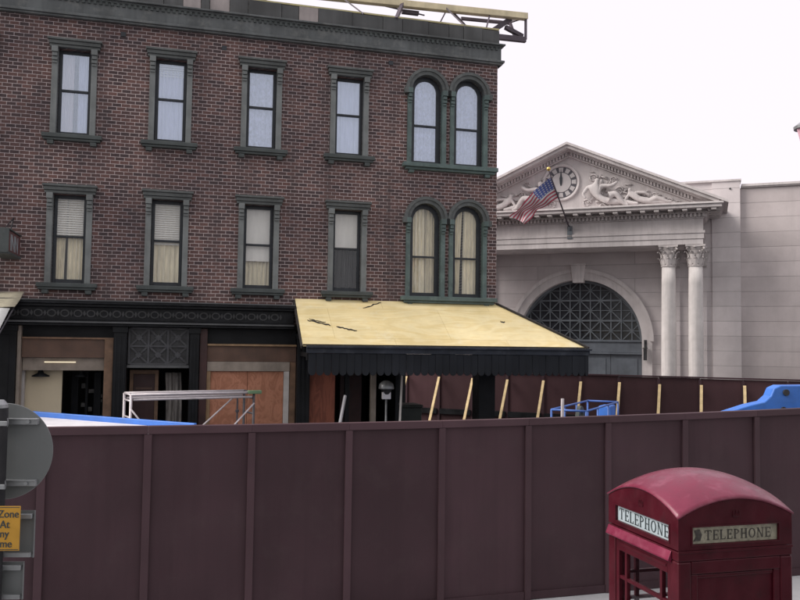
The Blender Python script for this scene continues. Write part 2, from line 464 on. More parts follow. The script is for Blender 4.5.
# serif capitals for the telephone signs and a general text mesh
def comb(mb, x0, x1, tooth, pitch, zlo, zhi, y0, y1):
    """toothed moulding as one connected piece: solid bar above, teeth hanging below"""
    n = int((x1 - x0) / pitch)
    zm = zhi - (zhi - zlo) * .18
    for k in range(n):
        a = x0 + k * pitch
        b = a + tooth; c = a + pitch
        mb.add([(a, y0, zlo), (b, y0, zlo), (b, y1, zlo), (a, y1, zlo), (a, y0, zm), (b, y0, zm), (b, y1, zm), (a, y1, zm)], [[0, 3, 2, 1], [0, 1, 5, 4], [1, 2, 6, 5], [3, 0, 4, 7]])
        mb.add([(a, y0, zm), (b, y0, zm), (c, y0, zm), (c, y0, zhi), (a, y0, zhi), (b, y1, zm), (c, y1, zm)], [[0, 1, 2, 3, 4], [1, 5, 6, 2]])
    return mb

def text_mesh(txt, size, name, m, parent, loc, rot=(PI / 2, 0, 0), sx=1., depth=.002, bold=0., align='CENTER'):
    cu = bpy.data.curves.new(name, 'FONT')
    cu.body = txt; cu.size = size; cu.align_x = align; cu.extrude = depth; cu.offset = bold
    tmp = bpy.data.objects.new(name, cu); COL.objects.link(tmp)
    bpy.context.view_layer.update()
    dg = bpy.context.evaluated_depsgraph_get()
    me = bpy.data.meshes.new_from_object(tmp.evaluated_get(dg))
    bpy.data.objects.remove(tmp); bpy.data.curves.remove(cu)
    me.name = name
    me.materials.clear(); me.materials.append(M[m])
    o = bpy.data.objects.new(name, me); COL.objects.link(o)
    if parent: o.parent = parent
    o.location = loc; o.rotation_euler = rot; o.scale = (sx, 1, 1)
    return o

def serif_word(mb, word, x0, x1, z0, z1, y):
    """roman capitals, thick stems and thin hairlines with serifs, in the xz plane at y"""
    W = {'T': 1.0, 'E': .85, 'L': .85, 'P': .85, 'H': 1.05, 'O': 1.05, 'N': 1.1}
    gap = .22
    tot = sum(W[c] for c in word) + gap * (len(word) - 1)
    k = (x1 - x0) / tot; h = z1 - z0
    t, th = .2 * k, .075 * h
    d = .0025
    def bx(a, b, c, e): mb.box(a, b, y - d, y, c, e)
    def stem(xc): bx(xc - t / 2, xc + t / 2, z0, z1); bx(xc - t * .95, xc + t * .95, z0, z0 + th * .7); bx(xc - t * .95, xc + t * .95, z1 - th * .7, z1)
    x = x0
    for c in word:
        w = W[c] * k
        if c == 'T':
            stem(x + w / 2); bx(x, x + w, z1 - th, z1); bx(x, x + t * .35, z1 - .25 * h, z1); bx(x + w - t * .35, x + w, z1 - .25 * h, z1)
        elif c in 'EL':
            stem(x + t); bx(x + t, x + w, z0, z0 + th); bx(x + w - t * .35, x + w, z0, z0 + .26 * h)
            if c == 'E':
                bx(x + t, x + w, z1 - th, z1); bx(x + w - t * .35, x + w, z1 - .24 * h, z1)
                bx(x + t, x + w * .8, (z0 + z1) / 2 - th / 2, (z0 + z1) / 2 + th / 2); bx(x + w * .74, x + w * .8, (z0 + z1) / 2 - .1 * h, (z0 + z1) / 2 + .1 * h)
        elif c == 'P':
            stem(x + t)
            zc = z1 - .27 * h
            o = arc(x + t, zc, w - t, PI / 2, -PI / 2, 10, .27 * h); i_ = arc(x + t, zc, w - t * 1.9, PI / 2, -PI / 2, 10, .27 * h - th)
            mb.strip(o, i_, y - d, y)
        elif c == 'H':
            stem(x + t); stem(x + w - t); bx(x + t, x + w - t, (z0 + z1) / 2 - th / 2, (z0 + z1) / 2 + th / 2)
        elif c == 'N':
            bx(x + t * .7, x + t * 1.1, z0, z1); bx(x + w - t * 1.1, x + w - t * .7, z0, z1)
            bx(x, x + t * 1.6, z1 - th * .7, z1); bx(x + t * .2, x + t * 1.6, z0, z0 + th * .7); bx(x + w - t * 1.6, x + w, z1 - th * .7, z1)
            mb.prism([(x + t * .4, z1), (x + t * 1.4, z1), (x + w - t * .7, z0), (x + w - t * 1.5, z0)], y - d, y)
        elif c == 'O':
            cx, cz = x + w / 2, (z0 + z1) / 2
            mb.strip(arc(cx, cz, w / 2, 0, 2 * PI, 24, h / 2), arc(cx, cz, w / 2 - t * .95, 0, 2 * PI, 24, h / 2 - th), y - d, y)
        x += w + gap * k

# ------------------------------------------------------------------ frames (metres, camera above the world origin)
BO = Vector((2.187, 18.198, 0)); BY = 15.1       # brick building, right front corner
FO = Vector((-2.940, 9.558, 0)); FY = 17.1       # front fence
GO = Vector((7.052, 25.769, 0)); GY = -22.6      # back fence
KO = Vector((12.180, 28.528, 0)); KY = -21.1     # bank
PO = Vector((1.860, 5.361, 0)); PY = 15.2        # phone box near corner
def to_world(o, yaw, x, y, z=0):
    c, s = math.cos(R(yaw)), math.sin(R(yaw))
    return Vector((o.x + x * c - y * s, o.y + x * s + y * c, z))
GZ = -.12                                         # road level below the pavement

# ------------------------------------------------------------------ ground
g = MB().box(-400, 400, -400, 400, GZ - .5, GZ).build('ground', 'asphalt'); tag(g, kind='structure')
pv = MB().box(-16, 30, -7.5, .55, GZ - .1, 0).build('pavement', 'concrete'); tag(pv, kind='structure')
pv.location = FO; pv.rotation_euler = (0, 0, R(FY))
kb = MB()
for i in range(46):
    kb.box(-16 + i, -16 + i + .99, .555, .70, GZ - .1, .003)
kb = kb.build('kerb', 'concrete', bevel=.012); kb.location = FO; kb.rotation_euler = (0, 0, R(FY)); tag(kb, kind='structure')

# ------------------------------------------------------------------ front fence
fence = empty('hoarding_fence', FO, FY, 'long dark maroon plywood hoarding with vertical battens, across the foreground behind the red telephone box', 'fence')
def ftop(u):
    u = min(max(u, -4), 10)
    return 2.415 + .0016 * (u - 1.5) ** 2
bat = [-6.08, -4.86, -3.63, -2.40, -1.169, -.023, 1.191, 2.415, 3.672, 4.922, 6.158, 7.429, 8.692, 9.94, 11.19, 12.43, 13.68, 14.9]
for a, b in zip(bat[:-1], bat[1:]):
    e = random.uniform(-.004, .004)
    MB().hexa([(a + .004, e, .004), (b - .004, -e, .004), (b - .004, .018 - e, .004), (a + .004, .018 + e, .004),
               (a + .004, e, ftop(a) - .01), (b - .004, -e, ftop(b) - .01), (b - .004, .018 - e, ftop(b) - .01), (a + .004, .018 + e, ftop(a) - .01)]).build('panel', 'fence', fence)
    MB().hexa([(a, -.05, ftop(a) - .092), (b - .0004, -.05, ftop(b) - .092), (b - .0004, .06, ftop(b) - .092), (a, .06, ftop(a) - .092),
               (a, -.05, ftop(a)), (b - .0004, -.05, ftop(b)), (b - .0004, .06, ftop(b)), (a, .06, ftop(a))]).build('top_rail', 'fence_trim', fence, bevel=.004)
    MB().box(a + .047, b - .047, -.030, -.0055, .006, .11).build('base_board', 'fence', fence, bevel=.003)
for u in bat:
    w = .0445
    MB().box(u - w, u + w, -.046, -.0055, .006, ftop(u) - .096).build('batten', 'fence_trim', fence, bevel=.004)
    MB().box(u - .04, u + .04, .026, .11, .006, ftop(u) - .12).build('post', 'timber', fence)

# ------------------------------------------------------------------ back fence and its braces
bfence = empty('back_fence', GO, GY, 'dark brown site fence in the distance, in front of the pale stone bank', 'fence')
for k in range(-14, 9):
    x = k * 1.224
    MB().box(x + .004, x + 1.22, 0, .018, GZ, 2.45 + random.uniform(-.012, .012)).build('panel', 'fence_back', bfence)
    MB().box(x - .045, x + .045, -.044, -.004, GZ, 2.40).build('batten', 'fence_trim', bfence)
    MB().box(x, x + 1.22, -.05, .06, 2.455, 2.50).build('top_rail', 'fence_trim', bfence)
    MB().box(x + .05, x + 1.17, -.09, -.004, .98 + .0 * k, 1.16).build('middle_rail', 'black', bfence)
order = ['first', 'second', 'third', 'fourth', 'fifth', 'sixth', 'seventh', 'eighth', 'ninth', 'tenth']
for n, k in enumerate(range(-6, 4)):
    x = k * 1.224 + .04
    zt = 2.24 + random.uniform(-.03, .03); ft = 1.55 + random.uniform(-.12, .12)
    dx = random.uniform(-.03, .03)
    o = MB().bar((0, 0, zt), (dx, -ft, GZ + .02), .085, .04).build('timber_brace', 'timber', bevel=.004)
    p = to_world(GO, GY, x, -.11)
    o.location = p; o.rotation_euler = (0, 0, R(GY))
    extra = ["under the awning's left end", 'under the awning', 'left of the black column', 'just right of the black column', "under the awning's right half",
             "under the awning's right tip", 'beside the blue railing', 'below the left column', 'below the right column', 'behind the blue arm'][n]
    tag(o, f'{order[n]} pale brace from the left along the back fence, {extra}', 'brace', 'timber braces propping the back fence')

# ------------------------------------------------------------------ brick building
bld = empty('brick_building', BO, BY, 'three storey dark red brick corner building with grey trimmed sash windows and black shopfront', 'building')
XL, XR, DEP = -14.0, 0.0, 8.0
ZT = 10.69
ZF = 3.55
colx = [-11.0, -9.10, -7.235, -5.375, -3.47]
holes = []
for c in colx:
    holes += [(c - .315, c + .315, 7.50, 9.24, False), (c - .315, c + .315, 4.53, 6.30, False)]
archx = [-1.70, -.70]
for c in archx:
    holes += [(c - .36, c + .36, 7.44, 9.46, True), (c - .36, c + .36, 4.47, 6.55, True)]
mb = MB()
wall_face(mb, XL, XR, 3.78, 9.9, 0, .30, holes)
mb.add([(XR, 0, ZF), (XR, DEP, ZF), (XR, DEP, ZT), (XR, 0, ZT)], [[0, 1, 2, 3]])
mb.add([(XL, 0, GZ), (XL, DEP, GZ), (XL, DEP, ZT), (XL, 0, ZT)], [[0, 1, 2, 3]])
mb.add([(XL, DEP, GZ), (-2.25, DEP, GZ), (-2.25, DEP, ZT), (XL, DEP, ZT)], [[0, 1, 2, 3]])
mb.add([(-2.25, DEP, ZF), (XR, DEP, ZF), (XR, DEP, ZT), (-2.25, DEP, ZT)], [[0, 1, 2, 3]])
mb.add([(XL, 0, 9.9), (XR, 0, 9.9), (XR, 0, ZT), (XL, 0, ZT)], [[0, 1, 2, 3]])
mb.build('wall', 'brick', bld)
MB().box(XL, -4.255, .002, .29, 3.693, 3.778).box(-4.25, -.005, .002, .29, ZF, 3.778).build('lintel_beam', 'black', bld)
# small iron tie plates / vents in the brick
for x, z in ((-6.18, 9.60), (-2.55, 9.66), (-8.2, 9.66)):
    MB().box(x - .05, x + .05, -.018, .01, z - .045, z + .045).build('wall_vent', 'sash', bld)
MB().box(XL, XR - .05, .05, DEP - .05, 10.2, 10.3).build('roof', 'asphalt', bld)
fl = MB().box(XL + .02, XR - .02, .31, DEP - .02, ZF - .05, ZF + .1)
fl.build('first_floor', 'dark', bld)
MB().box(XL + .02, XR - .02, .31, DEP - .02, 6.85, 7.0).build('upper_floor', 'interior', bld)
MB().box(XL + .02, XR - .02, 2.6, 2.7, ZF + .1, 10.2).build('inner_wall', 'interior', bld)

# --- rectangular sash window, built once then copied
def corbel(mb, x0, x1, zt):
    mb.box(x0 - .004, x1 + .004, -.135, .02, zt - .12, zt - .004)
    mb.box(x0 + .01, x1 - .01, -.115, .02, zt - .20, zt - .13)
    mb.box(x0 + .002, x1 - .002, -.10, .02, zt - .275, zt - .215)
    mb.box(x0 + .012, x1 - .012, -.085, .02, zt - .33, zt - .29)

def make_window(H, trim):
    """origin: centre of the sill top on the wall face"""
    a, b = .315, .425
    mb = MB()
    for s in (-1, 1):
        x0, x1 = sorted((s * (a - .002), s * b))
        mb.box(x0, x1, -.055, .10, .0, H + .01)
        corbel(mb, x0, x1, H + .01)
    w = mb.build('window', trim, bld, bevel=.006)
    t = MB()
    t.box(-.47, .47, -.09, .06, H + .004, H + .06)
    t.box(-.485, .485, -.115, .06, H + .063, H + .135)
    t.box(-.51, .51, -.145, .06, H + .138, H + .185)
    t.build('lintel', 'trim_lintel', w, bevel=.008)
    s_ = MB()
    s_.box(-.56, .56, -.14, .10, -.085, -.003)
    s_.box(-.53, .53, -.11, .05, -.135, -.088)
    for q in (-.40, .40):
        s_.box(q - .06, q + .06, -.10, .05, -.215, -.138)
    s_.build('sill', 'trim_dark' if trim == 'trim' else trim, w, bevel=.008)
    f = MB()
    y0, y1 = .115, .165
    mid = H * .53
    f.box(-.31, -.248, y0, y1, .004, H); f.box(.248, .31, y0, y1, .004, H)
    f.box(-.247, .247, y0, y1, H - .07, H); f.box(-.247, .247, y0, y1, .004, .085)
    f.box(-.247, .247, y0 - .012, y1, mid - .022, mid + .022)
    sh = f.build('sash', 'sash', w, bevel=.005)
    MB().box(-.246, .246, .138, .142, .087, mid - .024).box(-.246, .246, .128, .132, mid + .024, H - .072).build('pane', 'glass', w)
    return w

def curtain(parent, x0, x1, z0, z1, m, y=.205, waves=7, amp=.02, name='curtain', flare=0.):
    ph = random.uniform(0, 6)
    fn = lambda i, j: (x0 + (x1 - x0) * i + flare * (1 - j) * (i - .5), y + amp * math.sin(waves * 2 * PI * i + ph + .5 * math.sin(j * 3 + ph)) + amp * .4 * math.sin(waves * 4.3 * PI * i + j), z0 + (z1 - z0) * j)
    return MB().sheet(48, 6, fn).build(name, m, parent, smooth=True)

def slat_blind(parent, x0, x1, z0, z1, m='blind', y=.19):
    mb = MB(); n = int((z1 - z0) / .045)
    for i in range(n):
        z = z1 - (i + .5) * (z1 - z0) / n
        mb.hexa([(x0, y - .012, z - .018), (x1, y - .012, z - .018), (x1, y - .008, z - .018), (x0, y - .008, z - .018),
                 (x0, y + .008, z + .021), (x1, y + .008, z + .021), (x1, y + .012, z + .021), (x0, y + .012, z + .021)])
    return mb.build('blind', m, parent)

up = make_window(1.74, 'trim'); lo = make_window(1.77, 'trim')
ups, los = [], []
for i, c in enumerate(colx):
    u = up if i == 0 else copy_tree(up, bld)
    l = lo if i == 0 else copy_tree(lo, bld)
    u.location = (c, 0, 7.50); l.location = (c, 0, 4.53)
    ups.append(u); los.append(l)
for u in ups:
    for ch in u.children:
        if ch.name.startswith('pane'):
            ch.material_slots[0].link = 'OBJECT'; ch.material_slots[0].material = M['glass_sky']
# what hangs behind each pane
curtain(ups[0], -.3, .3, .05, 1.72, 'sheer', waves=6)
curtain(ups[1], -.3, -.03, .05, 1.72, 'drape_pink', waves=5); curtain(ups[1], .055, .3, .05, 1.72, 'sheer', waves=5); curtain(ups[1], -.06, .09, .02, 1.72, 'iron', y=.29, waves=2, name='dark_backdrop')  # dark sheet stands in for the shade of the room behind the gap
curtain(ups[2], -.3, .3, .05, 1.55, 'sheer', waves=8, amp=.03); slat_blind(ups[2], -.28, .28, 1.42, 1.72)
curtain(ups[3], -.3, .3, .05, 1.72, 'lace', waves=4, amp=.015)
curtain(ups[4], -.3, .3, .05, 1.72, 'sheer', waves=5, amp=.012)
curtain(los[0], -.3, .3, .05, 1.72, 'drape_cream')
slat_blind(los[1], -.27, .27, .93, 1.72); curtain(los[1], -.3, -.08, .05, 1.72, 'drape_cream', y=.235, waves=4, flare=-.05); curtain(los[1], -.05, .3, .05, 1.72, 'drape_cream', y=.235, waves=5)
slat_blind(los[2], -.27, .27, .86, 1.72); curtain(los[2], -.3, .3, .05, 1.72, 'drape_cream', y=.235, waves=6)
curtain(los[3], -.3, .3, .60, 1.72, 'blind', waves=1, amp=.006, name='blind'); curtain(los[3], -.3, .3, .05, .62, 'drape_cream', y=.29, waves=7)
curtain(los[4], -.3, .3, .93, 1.72, 'blind', waves=1, amp=.005, name='blind')
los[4]['label'] = 'window with a pale blind over its top half and a dark bare lower pane'
curtain(los[4], -.3, .3, .02, .95, 'iron', waves=6, amp=.025, y=.30, name='dark_backdrop')

# --- paired round headed windows
def make_arch(H):
    """origin: centre of sill top; H = height to crown of the opening"""
    r = .36; zs = H - r
    mb = MB()
    for s in (-1, 1):
        x0, x1 = sorted((s * (r - .002), s * .455))
        mb.box(x0, x1, -.05, .10, 0, zs)
        corbel(mb, x0, x1, zs + .02)
    w = mb.build('window', 'trim_green', bld, bevel=.006)
    h = MB()
    n = 20
    h.strip(arc(0, zs, .455, PI, 0, n), arc(0, zs, r - .002, PI, 0, n), -.07, .10)
    h.strip(arc(0, zs + .005, .50, PI, 0, n), arc(0, zs + .005, .435, PI, 0, n), -.10, .02)
    h.box(-.535, -.43, -.13, .02, zs - .10, zs + .03); h.box(.43, .535, -.13, .02, zs - .10, zs + .03)
    h.build('hood', 'trim_lintel', w)
    f = MB()
    y0, y1 = .115, .165
    ri = .255
    f.strip(arc(0, zs, r - .004, PI, 0, n), arc(0, zs, ri, PI, 0, n, ri + .01), y0, y1)
    f.box(-r + .004, -ri, y0, y1, .004, zs); f.box(ri, r - .004, y0, y1, .004, zs)
    f.box(-ri + .001, ri - .001, y0, y1, .004, .09)
    f.box(-ri + .001, ri - .001, y0 - .012, y1, .87, .912)
    f.build('sash', 'sash', w)
    gl = MB()
    gl.box(-ri, ri, .138, .142, .092, .868)
    gl.prism([(-ri, .914), (ri, .914)] + arc(0, zs, ri, 0, PI, n), .128, .132)
    gl.build('pane', 'glass', w)
    return w

au = make_arch(2.02); al = make_arch(2.08)
AU = [au, copy_tree(au, bld)]; AL = [al, copy_tree(al, bld)]
for o, c in zip(AU, archx):
    o.location = (c, 0, 7.44); o['label'] = 'round headed window with lilac sheer curtain'
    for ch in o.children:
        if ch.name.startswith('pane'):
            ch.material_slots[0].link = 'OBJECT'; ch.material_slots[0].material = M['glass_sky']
for o, c in zip(AL, archx): o.location = (c, 0, 4.47); o['label'] = 'round headed window with cream drapes'
curtain(AU[0], -.33, .33, .05, 1.98, 'lace', waves=6, amp=.03); curtain(AU[1], -.33, .33, .05, 1.98, 'lace', waves=7, amp=.03)
curtain(AL[0], -.33, .02, .05, 2.05, 'drape_cream', waves=4, flare=.05); curtain(AL[0], .06, .33, .05, 2.05, 'drape_cream', waves=4, y=.28)
curtain(AL[1], -.33, -.06, .05, 2.05, 'drape_cream', waves=4, flare=-.14); curtain(AL[1], -.03, .33, .05, 2.05, 'drape_cream', waves=5, flare=.05)
for z in (7.44, 4.47):
    MB().box(-2.26, -.03, -.17, .06, z - .095, z - .003).box(-2.20, -.08, -.11, .05, z - .15, z - .098).box(-2.12, -2.0, -.09, .04, z - .22, z - .153).box(-.32, -.2, -.09, .04, z - .22, z - .153).build('sill', 'trim_green', bld, bevel=.008)

# --- cornice and parapet
MB().box(XL, .06, -.07, -.003, 9.905, 10.27).box(.003, .06, -.003, 1.2, 9.905, 10.27).build('frieze', 'cornice', bld)
c_ = MB()
for (z0, z1, p) in ((9.86, 9.90, .10), (9.90, 9.955, .135), (10.272, 10.30, .10), (10.30, 10.34, .15)):
    c_.box(XL, p - .01, -p, -.071 if z0 > 9.9 else -.003, z0, z1 - .002)
    c_.box(.061, p - .01, -.07, 1.2, z0, z1 - .002)
c_.build('cornice_moulding', 'cornice', bld, bevel=.008)
dn = MB()
comb(dn, XL + .05, .06, .055, .11, 10.195, 10.270, -.098, -.071)
dn.build('dentil_course', 'trim_dark', bld, weld=True)
x = XL
pi = 0
edges = [XL, -12.6, -11.4, -10.2, -9.0, -7.9, -7.43, -7.04, -6.68, -6.5, -6.09, -5.70, -5.0, -4.62, -4.20, -3.45, -2.75, -2.3, -1.7, -1.2, -.85, -.4, .03]
for a, b in zip(edges[:-1], edges[1:]):
    bare = a in (-7.04, -6.5, -4.62)
    MB().box(a + .004, b - .004, -.035 - .012 * (pi % 3), .10, 10.342, ZT - .02 + .008 * ((pi * 7) % 3)).build('parapet_panel', 'parapet_bare' if bare else 'parapet', bld, bevel=.004)
    pi += 1
MB().box(.003, .03, .101, 2.5, 10.342, ZT - .02).build('parapet_panel', 'parapet', bld)
MB().box(-5.8, .03, -.02, .13, ZT + .006, ZT + .042).build('capping', 'capping', bld)

# --- shopfront
sc_ = MB()
for (z0, z1, p) in ((4.115, 4.17, .36), (4.06, 4.113, .30), (3.80, 4.058, .20), (3.735, 3.798, .25), (3.69, 3.733, .22)):
    sc_.box(XL, -4.62, -p, -.003, z0, z1)
so = sc_.build('shop_cornice', 'black_relief', bld, bevel=.008)
ln = MB().box(XL, -4.62, -.37, -.003, 4.172, 4.195).box(XL, -4.62, -.262, -.251, 3.745, 3.775)
ln.build('cornice_edge', 'moulding', bld)
rl = MB()      # raised scroll pattern along the frieze of the shop cornice
x = XL + .1
while x < -4.8:
    rl.strip(arc(x, 3.93, .085, 0, 2 * PI, 14, .075), arc(x, 3.93, .06, 0, 2 * PI, 14, .05), -.215, -.201)
    rl.prism([(x + .09, 3.93), (x + .12, 3.99), (x + .15, 3.93), (x + .12, 3.87)], -.218, -.201)
    x += .24
rl.build('scroll_band', 'scroll', bld)
def pier(x0, x1, y0, y1, z0, z1, m='black', fluted=True):
    mb = MB().box(x0, x1, y0, y1, z0, z1)
    mb.box(x0 - .02, x1 + .02, y0 - .03, y1, z1 - .12, z1 - .002)
    mb.box(x0 - .02, x1 + .02, y0 - .03, y1, z0, z0 + .35)
    if fluted:
        n = 3; w = (x1 - x0) / n
        for i in range(n):
            mb.box(x0 + w * i + w * .25, x0 + w * i + w * .75, y0 - .015, y0 - .001, z0 + .4, z1 - .2)
    return mb.build('pier', m, bld, bevel=.006)
pier(-11.4, -9.97, -.12, .25, GZ, 3.688)
pier(XL, -13.2, -.12, .25, GZ, 3.688)
pier(-8.19, -7.94, -.14, .25, GZ, 3.688)
pier(-6.72, -6.53, -.14, .25, GZ, 3.688)
pier(-4.52, -4.25, -.14, .25, GZ, 3.6)
pier(-.40, -.006, 0, .42, GZ, ZF - .002, fluted=False)
pier(-.40, -.006, DEP - .45, DEP - .05, GZ, ZF - .06, fluted=False)
MB().box(-8.365, -8.2, -.02, .2, GZ, 3.43).build('shop_post', 'wood_brown', bld, bevel=.008)
MB().box(-6.52, -6.37, -.06, .2, GZ, 3.68).build('shop_post', 'maroon_wood', bld, bevel=.008)
MB().box(-9.965, -9.90, -.04, .2, GZ, 3.68).build('shop_post', 'frame_grey', bld, bevel=.008)
# bay one: brown signboard, beam, open shop
MB().box(-9.89, -8.37, .04, .12, 3.06, 3.42).build('signboard', 'board_brown', bld)
MB().box(-9.89, -8.2, -.01, .12, 3.425, 3.46).build('signboard_edge', 'wood_brown', bld)
MB().box(-9.89, -8.2, .16, .28, 2.80, 3.055).build('beam', 'frame_grey', bld, bevel=.006)
MB().box(-9.89, -8.2, .1, .28, 3.46, 3.69).build('transom_board', 'black', bld)
MB().box(-10.6, -9.20, .50, .56, GZ, 2.95).build('partition', 'cream', bld)
MB().box(-9.93, -9.87, .3, .42, GZ, 2.80).build('shop_frame', 'frame_white', bld)
sh = MB()
for a in (-9.12, -8.84, -8.67, -8.50): sh.box(a, a + (.14 if a in (-9.12, -8.67) else .05), 1.3, 1.4, GZ, 2.72)
sh.build('rack', 'black', bld)
for i in range(10):
    x = -9.0 + random.choice([0.03, .18, .42, .5]); z = 1.55 + i * .1
    MB().box(x, x + random.uniform(.06, .16), 1.75, 1.85, z, z + random.uniform(.04, .12)).build('shelf_goods', 'shelf_light', bld)
# bay two: header, boarded opening
MB().box(-6.365, -4.53, .04, .12, 3.0, 3.32).build('signboard', 'board_brown', bld)
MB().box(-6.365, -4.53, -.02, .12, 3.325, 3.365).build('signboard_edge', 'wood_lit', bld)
MB().box(-6.365, -4.53, .1, .25, 3.37, 3.69).build('transom_board', 'black', bld)
MB().box(-6.365, -4.66, .02, .14, 2.80, 2.995).build('beam', 'frame_grey', bld, bevel=.006)
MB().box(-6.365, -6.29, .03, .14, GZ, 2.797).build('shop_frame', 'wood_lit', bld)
MB().box(-4.78, -4.67, .02, .14, GZ, 2.797).build('shop_frame', 'frame_white', bld)
MB().box(-4.66, -4.53, .05, .14, GZ, 2.995).build('shop_post', 'wood_brown', bld)
MB().box(-6.285, -5.535, .09, .105, GZ, 2.795).build('plywood_sheet', 'ply_orange', bld)
MB().box(-5.528, -4.785, .075, .09, GZ, 2.795).build('plywood_sheet', 'ply_orange', bld)
# doorway between the two bays with lattice transom
MB().box(-7.935, -6.725, .06, .14, 2.92, 3.686).build('transom_panel', 'scroll', bld)
lt = MB()
tx = [-7.90, -7.53, -7.15, -6.76]
for i in range(3):
    a, b = tx[i] + .02, tx[i + 1] - .02
    for z0, z1 in ((2.96, 3.29), (3.31, 3.64)):
        lt.bar((a, .045, z0), (b, .045, z1), .025, .035); lt.bar((a, .043, z1), (b, .043, z0), .025, .035)
        lt.prism([((a + b) / 2 - .07, (z0 + z1) / 2), ((a + b) / 2, (z0 + z1) / 2 + .07), ((a + b) / 2 + .07, (z0 + z1) / 2), ((a + b) / 2, (z0 + z1) / 2 - .07)], .02, .059)
for x in tx: lt.box(x - .02, x + .02, .015, .059, 2.94, 3.66)
for z in (2.94, 3.3, 3.66): lt.box(-7.88, -6.78, .018, .058, z - .018, z + .018)
lt.build('lattice', 'lattice', bld)
MB().box(-7.935, -6.725, -.04, .14, 2.86, 2.918).build('transom_ledge', 'moulding', bld, bevel=.006)
d = MB().box(-7.90, -7.83, .5, .6, GZ, 2.80).box(-7.40, -7.33, .5, .6, GZ, 2.80).box(-7.829, -7.401, .5, .6, 2.72, 2.80).build('door_frame', 'wood_brown', bld)
dd = MB().box(-7.825, -7.405, .53, .57, GZ + .02, 2.71).build('door', 'maroon_wood', bld)
MB().box(-7.78, -7.45, .515, .529, 2.40, 2.44).box(-7.78, -7.45, .515, .529, 1.5, 1.54).build('door_rail', 'board_brown', dd)
# ground floor under the awning
MB().box(-4.245, -3.68, .02, .10, GZ, 3.5).build('plywood_sheet', 'ply_brown', bld)
MB().box(-3.40, -2.90, .9, 1.0, GZ, 3.5).build('inner_panel', 'maroon_wood', bld)
MB().box(-3.45, -3.36, .05, .2, GZ, 3.5).build('shop_post', 'black', bld)
MB().box(-2.89, -2.78, -.02, .12, GZ, 3.5).build('shop_post', 'frame_grey', bld, bevel=.006)
MB().box(-4.25, -2.2, .12, .25, 3.1, 3.5).build('beam', 'black', bld)
MB().box(-2.26, -2.18, .30, DEP - .1, GZ, ZF - .052).build('return_wall', 'black', bld)
MB().box(XL + .05, -2.27, 3.2, 3.3, GZ, ZF - .052).build('shop_back_wall', 'dark', bld)
MB().box(XL + .05, -2.27, .3, 3.2, GZ + .002, GZ + .06).build('shop_floor', 'dark', bld)
MB().box(-3.66, -3.47, 1.6, 1.65, 1.2, 2.7).build('back_board', 'greygreen', bld)

# lamps and tube in the open shop
def pendant(x, y, z, r, label):
    o = empty('pendant_lamp', to_world(BO, BY, x, y, z), BY, label, 'lamp', 'pendant lamps in the open shop')
    MB().lathe([(r, 0), (r * .95, .02), (r * .35, .07), (.05, .11), (.03, .16)], n=20).build('lamp_shade', 'black', o, smooth=True)
    MB().tube([(0, 0, .15), (0, 0, ZF - .06 - z)], .008, 6).build('cord', 'black', o)
    return o
pendant(-9.58, .33, 2.67, .17, 'wide black enamel pendant lamp in front of the cream partition')
pendant(-8.84, .5, 2.66, .12, 'smaller black pendant lamp in front of the dark shelves')
tl = MB().tube([(-.29, 0, 0), (.29, 0, 0)], .012, 10).build('fluorescent_tube', 'lit')
tl.location = to_world(BO, BY, -9.2, .13, 2.965); tl.rotation_euler = (0, 0, R(BY)); tag(tl, 'warm lit fluorescent tube on the grey beam above the cream partition', 'lamp')

# hanging plastic sheeting in the doorway
o = MB().sheet(18, 20, lambda i, j: (-.16 + .32 * i + .03 * math.sin(j * 5), .04 * math.sin(i * 15 + j * 3), 2.72 * (1 - j) + .02)).build('plastic_sheet', 'sheeting', smooth=True, solid=.004)
o.location = to_world(BO, BY, -7.04, .75, 0); o.rotation_euler = (0, 0, R(BY)); tag(o, 'crumpled grey plastic sheet hanging in the dark doorway under the lattice transom', 'plastic sheet')

# ------------------------------------------------------------------ awning
aw = empty('awning', to_world(BO, BY, -1.5, 0, 0), BY, 'yellow bare plywood awning roof with black scalloped valance over the shop corner', 'awning')
AX = 1.5                                     # local x = building x + 1.5
zt, ze, pr = 4.345, 3.375, 1.5
L0 = -4.58 + AX; C0 = AX; H0 = AX + pr
rf = MB()
def slab(pts, t=.03):
    n = len(pts)
    rf.add([(p[0], p[1], p[2]) for p in pts] + [(p[0], p[1], p[2] - t) for p in pts],
           [list(range(n)), list(range(n, 2 * n))[::-1]] + [[i, (i + 1) % n, n + (i + 1) % n, n + i] for i in range(n)])
slab([(L0, -.01, zt), (C0 + .0, -.01, zt), (H0, -pr, ze), (L0 - .03, -pr, ze)])
slab([(C0 + .012, -.01, zt), (C0 + .012, 3.0, zt), (H0 + .012, 3.0, ze), (H0 + .012, -pr, ze)])
rs = rf.build('roof_sheathing', 'ply_new', aw)
hp = MB().bar((C0 + .01, -.01, zt + .008), (H0 + .02, -pr - .01, ze + .008), .10, .04)
hp.build('hip_strip', 'felt', aw)
MB().bar((L0 - .03, -.01, zt - .05), (L0 - .05, -pr, ze - .05), .03, .07).build('rake_board', 'felt', aw)
MB().bar((L0 - .03, -pr - .008, ze + .004), (H0 + .02, -pr - .008, ze + .004), .02, .022).build('drip_edge', 'felt', aw)
fa = MB()
fa.box(L0 + .04, H0 + .03, -pr - .05, -pr + .02, ze - .16, ze - .012).box(L0 + .04, H0 + .06, -pr - .09, -pr - .051, ze - .06, ze - .02)
fa.box(H0 - .02, H0 + .03, -pr + .021, 3.0, ze - .16, ze - .035)
fa.build('fascia', 'fascia', aw, bevel=.006)
va = MB()
x = L0 + .08; i = 0
w = .152
